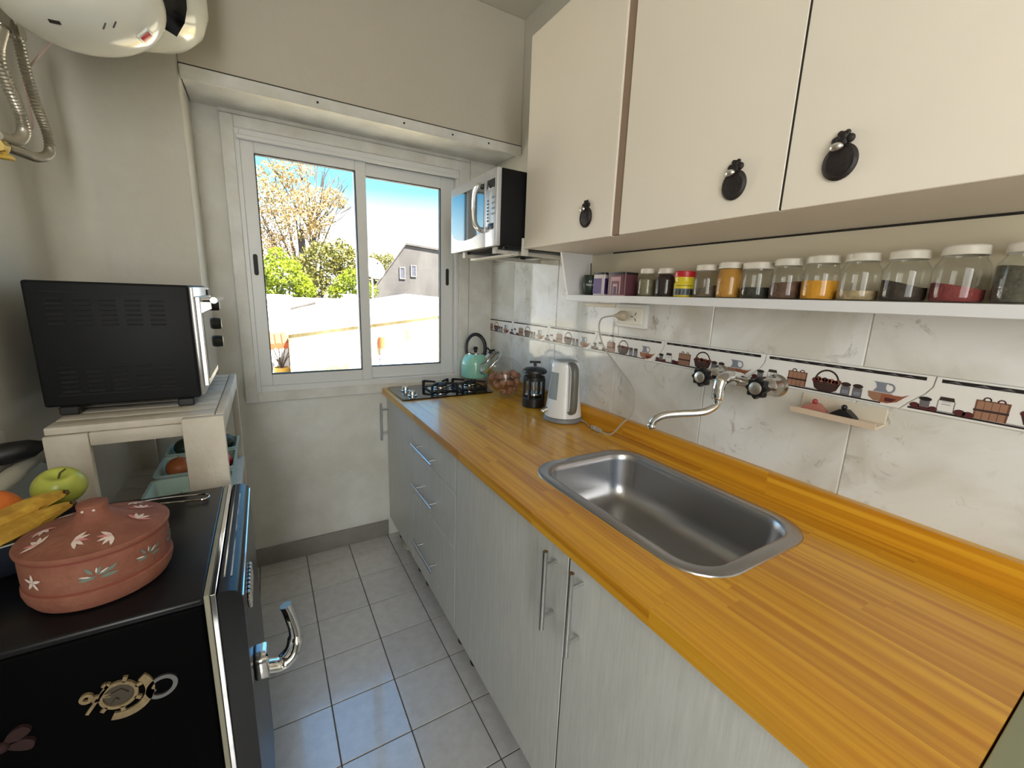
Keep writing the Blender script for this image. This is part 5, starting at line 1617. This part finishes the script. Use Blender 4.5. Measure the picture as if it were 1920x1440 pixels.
# ------------------------------------------------ wire loop lying behind the pot
wl = thing('wire_grill', 'chrome wire loop handle lying behind the pot on refrigerator top', 'grill', (-1.36, -1.10, FZ))
bm = B()
tube(bm, smooth_path([(-1.440, -1.082, FZ + .006), (-1.380, -1.085, FZ + .006), (-1.315, -1.098, FZ + .006), (-1.2985, -1.112, FZ + .006), (-1.300, -1.126, FZ + .006), (-1.318, -1.130, FZ + .006), (-1.380, -1.116, FZ + .006), (-1.440, -1.110, FZ + .006)], 6), .0022, 8)
part('loop', bm, M_chrome, wl)
bm = B(); prism(bm, [(-1.50, -1.130), (-1.435, -1.122), (-1.435, -1.070), (-1.50, -1.066)], 'z', FZ + .0005, FZ + .008)
part('plate', bm, M_black, wl)

# ------------------------------------------------ white pallet wood bench
BZ1 = 1.075; BX0, BX1, BY0, BY1 = -1.612, -1.262, -.972, -.335
bn = thing('pallet_bench', 'white painted pallet wood bench with slatted top under the toaster oven', 'bench', (-1.44, -.65, 0))
M_wp = mat('white_painted_wood', rgb(218, 211, 198), rough=.6, vary=.12, vscale=7, stretch=(1, 1, 1), bump=.5, bscale=38, base2=rgb(202, 192, 176))
nsl = 9; pitch = (BY1 - BY0 - .012) / nsl
bm = B(); box(bm, BX0, BX1 - .022, -pitch / 2 + .004, pitch / 2 - .004, -.009, .009, .0025, 2)
slat_me = finish(bm, 'slat', M_wp)
for k in range(nsl):
    piece('slat', slat_me, bn, (0, BY0 + .006 + (k + .5) * pitch, BZ1 - .009)).location = Vector((0, BY0 + .006 + (k + .5) * pitch, BZ1 - .009)) - ORG[bn.name]
def bpart(name, x0, x1, y0, y1, z0, z1):
    bm = B(); box(bm, x0, x1, y0, y1, z0, z1, .003, 2)
    return part(name, bm, M_wp, bn)
bpart('side_rail', BX1 - .020, BX1, BY0 + .0105, BY1, BZ1 - .050, BZ1 + .0005)
bpart('side_rail', BX0 + .001, BX0 + .018, BY0 + .0225, BY1 - .0225, BZ1 - .050, BZ1 - .0195)
bpart('apron', BX0 + .0765, BX1 - .0925, BY0 + .003, BY0 + .022, BZ1 - .052, BZ1 - .0185)
bpart('apron', BX0 + .018, BX1 - .021, BY1 - .022, BY1 - .003, BZ1 - .052, BZ1 - .0185)
bpart('leg', BX0 - .002, BX0 + .076, BY0 - .001, BY0 + .022, 0, BZ1 - .019)
bpart('leg', BX1 - .092, BX1, BY0 - .012, BY0 + .010, 0, BZ1 - .002)
bpart('leg', BX0 + .001, BX0 + .076, BY1 - .022, BY1, 0, BZ1 - .019)
bpart('leg', BX1 - .022, BX1, BY1 - .022, BY1, 0, BZ1 - .0515)
SHZ = .735
bpart('shelf_rail', BX1 - .030, BX1, BY0 + .012, BY1 - .024, SHZ - .045, SHZ)
bpart('shelf_rail', BX0, BX0 + .020, BY0 + .024, BY1 - .024, SHZ - .045, SHZ - .016)
for k in range(6):
    y = BY0 + .07 + k * .105
    bpart('shelf_slat', BX0 + .001, BX1 - .031, y - .042, y + .042, SHZ - .016, SHZ)

# mint vegetable baskets on its lower shelf
M_bask = mat('mint_plastic', rgb(196, 216, 204), rough=.4)
def basket(label, y0, y1, z0, z1, x0=-1.485, x1=-1.270):
    t = thing('vegetable_basket', label, 'basket', ((x0 + x1) / 2, (y0 + y1) / 2, z0), 'mint baskets on the bench shelf')
    bm = B(); th = .003
    def lp(d, z, r=.014): return [(x, y, z) for x, y in rrect(x0 + d, x1 - d, y0 + d, y1 - d, r, 4)]
    loft(bm, [lp(.014, z0 + .0005), lp(.004, z1 - .006), lp(-.001, z1 - .005), lp(-.002, z1), lp(.006, z1), lp(.007, z1 - .004), lp(.017, z0 + .004)], True, True)
    part('tub', bm, M_bask, t)
    for k in range(3):
        cx = x0 + (x1 - x0) * (.25 + .25 * k)
        bm = B(); ringy(bm, cx, z0 + (z1 - z0) * .55, .010, .0075, y0 + .0065, y0 + .0035, 14)
        part('hole_rim', bm, mat('mint_pale', rgb(178, 208, 196), rough=.4), t)
    return t
basket('nearest mint basket on the bench shelf, partly behind the refrigerator edge', -.935, -.716, SHZ, SHZ + .082)
basket('middle mint basket on the bench shelf, holding tomato and onion', -.706, -.520, SHZ, SHZ + .088)
basket('farthest mint basket on the bench shelf, holding dark avocados', -.512, -.365, SHZ, SHZ + .092)
def fruit(name, label, cat, c, r, sc, m, stem=None, group=None):
    t = thing(name, label, cat, (c[0], c[1], c[2] - r * sc[2]), group)
    bm = B(); ball(bm, c, r, 24, 14, sc)
    part('skin', bm, m, t, smooth=80)
    if stem:
        bm = B(); tube(bm, [Vector(c) + Vector((0, 0, r * sc[2] * .93)), Vector(c) + Vector((.002, .001, r * sc[2] + .006))], [.004, .0025], 7)
        part('stem', bm, stem, t)
    return t
M_stem = mat('dry_green_stem', rgb(84, 88, 50), rough=.8)
fruit('tomato', 'red tomato in the middle mint basket right of the bench post', 'tomato', (-1.316, -.613, .812), .0355, (1, 1, .92), mat('tomato_skin', rgb(196, 54, 58), rough=.22), M_stem)
fruit('onion', 'brown orange onion in the middle mint basket left of bench post', 'onion', (-1.432, -.612, .812), .0375, (1, 1, .92), mat('onion_skin', rgb(190, 106, 58), rough=.4, vary=.2, vscale=30), mat('onion_tip', rgb(170, 130, 80), rough=.8))
M_avo = mat('avocado_skin', rgb(48, 58, 46), rough=.3, bump=.6, bscale=160)
fruit('avocado', 'dark green avocado in the far basket at its right side', 'avocado', (-1.318, -.436, .828), .0345, (1, 1.12, .92), M_avo, M_stem, 'avocados in the far basket')
fruit('avocado', 'dark green avocado in far basket, left of the bench post', 'avocado', (-1.436, -.436, .826), .0345, (1, 1.1, .92), M_avo, M_stem, 'avocados in the far basket')
fruit('garlic', 'pale garlic bulb in the nearest basket beside the bench post', 'garlic', (-1.318, -.83, .775), .028, (1, 1, .85), mat('garlic_skin', rgb(214, 202, 168), rough=.6), mat('garlic_tip', rgb(190, 176, 140), rough=.8))
fruit('garlic', 'pale garlic bulb in the nearest basket left of bench post', 'garlic', (-1.405, -.80, .772), .026, (1, 1, .85), mat('garlic_skin', rgb(214, 202, 168)), mat('garlic_tip', rgb(190, 176, 140)))

# ------------------------------------------------ toaster oven
ox0, ox1, oy0, oy1, oz0, oz1 = -1.643, -1.322, -.845, -.425, 1.098, 1.414
ov = thing('toaster_oven', 'black toaster oven with louvred side standing on white bench', 'oven', (-1.48, -.63, BZ1))
M_ov = mat('black_oven_steel', rgb(24, 25, 26), rough=.5, spec=.2)
M_ovs = mat('black_oven_slot', rgb(10, 10, 10), rough=.7)
bm = B(); box(bm, ox0, ox1, oy0, oy1, oz0, oz1, .007, 3)
ob = part('body', bm, M_ov, ov)
for (zc, n) in ((1.372, 6), (1.20, 6)):
    for r_ in range(n):
        for c_ in range(5):
            x = ox0 + .052 + c_ * .049 + (.004 if zc < 1.3 else 0); z = zc - r_ * .0125
            bm = B(); box(bm, x - .016, x + .016, oy0 - .0012, oy0 + .001, z - .0014, z + .0014)
            tube(bm, [(x - .016, oy0 - .0008, z - .0026), (x + .016, oy0 - .0008, z - .0026)], .0016, 6)
            part('louvre', bm, M_ovs if r_ % 2 else M_ov, ob)
for z in (1.388, 1.128):
    bm = B(); box(bm, ox0 + .03, ox1 - .035, oy0 - .001, oy0 + .001, z - .0015, z + .0015)
    part('pressed_line', bm, M_ov, ob)
# steel front with door, glass, knobs
bm = B(); box(bm, ox1 - .001, ox1 + .010, oy0 + .006, oy1 - .006, oz0 + .006, oz1 - .004, .003, 2)
fr_ = part('front_frame', bm, M_steel, ov)
bm = B(); box(bm, ox1 + .010, ox1 + .022, oy0 + .012, oy1 - .115, oz0 + .030, oz1 - .030, .002, 1)
dd = part('door', bm, M_steel, ov)
bm = B(); box(bm, ox1 + .0215, ox1 + .0245, oy0 + .026, oy1 - .130, oz0 + .050, oz1 - .075, .001, 1)
part('glass', bm, mat('oven_door_glass', rgb(28, 32, 32), rough=.04, coat=.6), dd)
bm = B(); tube(bm, [(ox1 + .052, oy0 + .03, oz1 - .040), (ox1 + .052, oy1 - .135, oz1 - .040)], .0085, 14)
for y in (oy0 + .045, oy1 - .15): tube(bm, [(ox1 + .020, y, oz1 - .040), (ox1 + .052, y, oz1 - .040)], .006, 8)
part('handle', bm, M_chrome, dd)
bm = B(); box(bm, ox1 + .010, ox1 + .0145, oy1 - .108, oy1 - .010, oz0 + .012, oz1 - .012, .001, 1)
cpn = part('control_panel', bm, M_blackg, ov)
for z in (1.350, 1.285, 1.222):
    bm = B(); lathe(bm, [(.021, 0), (.020, .022), (.017, .026), (0, .027)], (ox1 + .0145, oy1 - .058, z), 24, M=Matrix.Rotation(PI / 2, 3, 'Y'))
    kb = part('knob', bm, M_black, cpn)
for x in (ox0 + .045, ox1 - .035):
    for y in (oy0 + .016, oy1 - .03):
        bm = B(); box(bm, x - .020, x + .018, y - .014, y + .014, BZ1 + .0006, oz0, .003, 1)
        part('foot', bm, M_black, ov)
bm = B(); box(bm, ox0 - .010, ox0, oy0 + .10, oy1 - .10, 1.15, 1.18)
part('rear_spacer', bm, M_black, ov)

# ------------------------------------------------ water heater high on the left wall
hc = Vector((-1.452, -.600, 0.055)); hr = .226
wh = thing('water_heater', 'white electric water heater high in the left corner, seen from below', 'water heater', (hc.x, hc.y, 2.05))
M_wh = mat('heater_white', rgb(226, 226, 216), rough=.16, coat=.3)
bm = B(); lathe(bm, [(0, 2.048), (.08, 2.049), (.140, 2.056), (.185, 2.074), (.212, 2.102), (hr, 2.145), (hr, 2.62), (.18, 2.68), (0, 2.69)], hc, 56, cap0=False)
part('tank', bm, M_wh, wh, smooth=60)
cv = Vector((-1.462, -.815, 2.066))
bm = B(); Mr = Matrix.Rotation(-.22, 3, 'Y')
ball(bm, cv, .16, 44, 24, (1.0, .86, .70), M=Mr)
cov = part('control_cover', bm, M_wh, wh, smooth=80)
def on_cover(dx, dy):                        # point on the lower half of the ellipsoid, with its normal
    l = Vector((dx / .16, dy / (.16 * .86), 0)); z = -math.sqrt(max(0, 1 - l.x ** 2 - l.y ** 2))
    p = Vector((dx, dy, z * .16 * .70)); n_ = Vector((p.x / 1.0, p.y / .86 ** 2, p.z / .70 ** 2)).normalized()
    return cv + Mr @ p, Mr @ n_
p, n_ = on_cover(.098, -.030)
Mq = n_.to_track_quat('Z', 'Y').to_matrix().to_4x4()
bm = B(); box(bm, -.013, .013, -.017, .017, -.006, .004, .003, 2, M=Matrix.Translation(p) @ Mq)
sw = part('switch_frame', bm, M_wh, cov)
bm = B(); box(bm, -.008, .008, -.012, .012, .003, .0075, .002, 2, M=Matrix.Translation(p) @ Mq)
part('red_rocker', bm, mat('red_switch', rgb(190, 56, 62), rough=.25), sw)
p, n_ = on_cover(-.055, -.07)
bm = B(); box(bm, -.010, .010, -.004, .004, -.004, .0015, .001, 1, M=Matrix.Translation(p) @ n_.to_track_quat('Z', 'Y').to_matrix().to_4x4())
part('screw_slot', bm, M_crack, cov)
for q in (.03, .05):
    p, n_ = on_cover(q, -.075)
    bm = B(); box(bm, -.008, .008, -.0012, .0012, -.004, .0008, M=Matrix.Translation(p) @ n_.to_track_quat('Z', 'X').to_matrix().to_4x4())
    part('printed_mark', bm, mat('mark_grey', rgb(90, 88, 80), rough=.6), cov)
# black vent panel on the tank, right of the cover
bm = B(); rows = []
for z in np.linspace(2.075, 2.30, 8):
    def rz(z):
        pf = [(.185, 2.074), (.212, 2.102), (hr, 2.145), (hr, 2.62)]
        for (r0, z0), (r1, z1) in zip(pf, pf[1:]):
            if z0 <= z <= z1: return r0 + (r1 - r0) * (z - z0) / (z1 - z0)
        return hr
    rows.append([bm.verts.new((hc.x + (rz(z) + .004) * math.cos(a), hc.y + (rz(z) + .004) * math.sin(a), z)) for a in np.linspace(-1.10, -.62, 8)])
for r0, r1 in zip(rows, rows[1:]):
    for i in range(7): bm.faces.new((r0[i], r0[i + 1], r1[i + 1], r1[i]))
part('black_panel', bm, mat('panel_black', rgb(16, 16, 17), rough=.15), wh)
bm = B(); a = -.42; q = Vector((math.cos(a), math.sin(a), 0))
lathe(bm, [(.016, 0), (.015, .010), (.011, .013), (0, .0135)], hc + q * hr + Vector((0, 0, 2.155)), 20, M=q.to_track_quat('Z', 'Y').to_matrix())
part('dial', bm, M_blackg, wh)
bm = B(); box(bm, WX0, hc.x - .15, hc.y - .10, hc.y + .10, 2.25, 2.32); box(bm, WX0, hc.x - .15, hc.y - .10, hc.y + .10, 2.50, 2.57)
part('wall_bracket', bm, M_steel, wh)

# flexible water hoses below it
M_flex = mat('braided_hose', (.50, .47, .40, 1), rough=.35, metal=.8)
M_brass = mat('brass_valve', (.62, .46, .16, 1), rough=.35, metal=1.0)
def hose(label, pts, r, name='water_hose'):
    P0 = smooth_path(pts, 24); P = [P0[0]]; acc = 0.0
    for a, b in zip(P0, P0[1:]):                          # even steps, so that the ribs are regular
        seg = (b - a).length
        while acc + seg >= .0040:
            k_ = (.0040 - acc) / seg; a = a.lerp(b, k_); seg = (b - a).length; acc = 0.0; P.append(a)
        acc += seg
    t = thing(name, label, 'hose', tuple(P[0]))
    rad = [r * (1.0 if i % 2 else .78) for i in range(len(P))]
    bm = B(); tube(bm, P, rad, 20)
    part('braid', bm, M_flex, t, smooth=25)
    bm = B(); d = (P[1] - P[0]).normalized(); tube(bm, [P[0] - d * .036, P[0] + d * .006], r * 1.45, 6)
    tube(bm, [P[0] - d * .012, P[0] + d * .012], r * 1.2, 14)
    part('coupling', bm, M_dkchrome, t)
    return t, P
h1, P1 = hose('ribbed metal hose curving down right of its twin below the heater', [(-1.655, -.552, 2.045), (-1.655, -.535, 1.965), (-1.655, -.505, 1.895), (-1.655, -.462, 1.835), (-1.655, -.470, 1.780), (-1.655, -.560, 1.745), (-1.655, -.660, 1.733), (-1.660, -.725, 1.728)], .0125)
h2, P2 = hose('ribbed metal hose loop at the very left edge below the heater', [(-1.655, -.640, 2.02), (-1.655, -.690, 1.945), (-1.655, -.660, 1.880), (-1.655, -.620, 1.830), (-1.655, -.628, 1.785), (-1.655, -.690, 1.752), (-1.660, -.760, 1.745)], .0135)
vl = thing('brass_valve', 'yellow brass stop valve on left wall where the hoses end', 'valve', (WX0, -.745, 1.72))
bm = B(); tube(bm, [(WX0, -.752, 1.722), (-1.650, -.752, 1.722)], .013, 14); tube(bm, [(-1.662, -.735, 1.727), (-1.662, -.770, 1.722)], .015, 8)
part('body', bm, M_brass, vl)
bm = B(); box(bm, -1.668, -1.640, -.764, -.742, 1.694, 1.704, .003, 2); tube(bm, [(-1.655, -.752, 1.72), (-1.655, -.752, 1.70)], .006, 8)
part('lever', bm, mat('yellow_lever', rgb(206, 168, 60), rough=.4), vl)
pp_ = thing('thin_wires', 'thin pinkish heater wire loop hanging beside the metal hoses', 'wire', (-1.69, -.5, 2.0))
bm = B(); tube(bm, smooth_path([(-1.60, -.50, 2.07), (-1.675, -.480, 1.97), (-1.68, -.468, 1.90), (-1.68, -.475, 1.84), (-1.68, -.520, 1.826), (-1.68, -.56, 1.845)], 8), .0028, 7)
part('wire', bm, mat('wire_pink', rgb(206, 180, 170), rough=.5), pp_)
bm = B(); tube(bm, [(-1.60, -.50, 2.07), (-1.60, -.495, 2.10)], .004, 7)
part('wire_end', bm, mat('wire_green', rgb(110, 124, 84), rough=.5), pp_)

# ------------------------------------------------ black plug and cable on the left wall, white pipe bag below
ws = thing('wall_plug', 'black power plug and thick black cable on the left wall by refrigerator', 'plug', (WX0, -.90, 1.0))
bm = B()
tube(bm, [(WX0 + .002, -.905, 1.006), (-1.690, -.898, 1.008), (-1.664, -.884, 1.010), (-1.652, -.872, 1.011)], [.026, .026, .022, .013], 18)
part('plug', bm, M_black, ws)
bm = B(); tube(bm, smooth_path([(-1.656, -.876, 1.011), (-1.645, -.850, 1.012), (-1.638, -.832, 1.005), (-1.636, -.826, .975), (-1.637, -.83, .93), (-1.650, -.84, .86), (-1.67, -.85, .70)], 8), .0095, 12)
part('cable', bm, M_black, ws)
bm = B(); box(bm, WX0, WX0 + .010, -.985, -.865, .955, 1.055, .003, 2)
sk = single('wall_socket', bm, M_white_pl, 'white wall socket plate behind the black plug on left wall', 'socket', (WX0, -.92, 1.0))
bm = B(); tube(bm, smooth_path([(-1.700, -1.00, .952), (-1.690, -.93, .958), (-1.684, -.86, .966), (-1.684, -.80, .962), (-1.684, -.76, .94)], 6), [.020] * 8 + [.017] * 10 + [.012] * 7, 14)
single('white_adapter', bm, mat('off_white_rubber', rgb(196, 192, 176), rough=.6), 'off white hose like adapter lead under the black plug', 'adapter', (-1.69, -.9, .95))
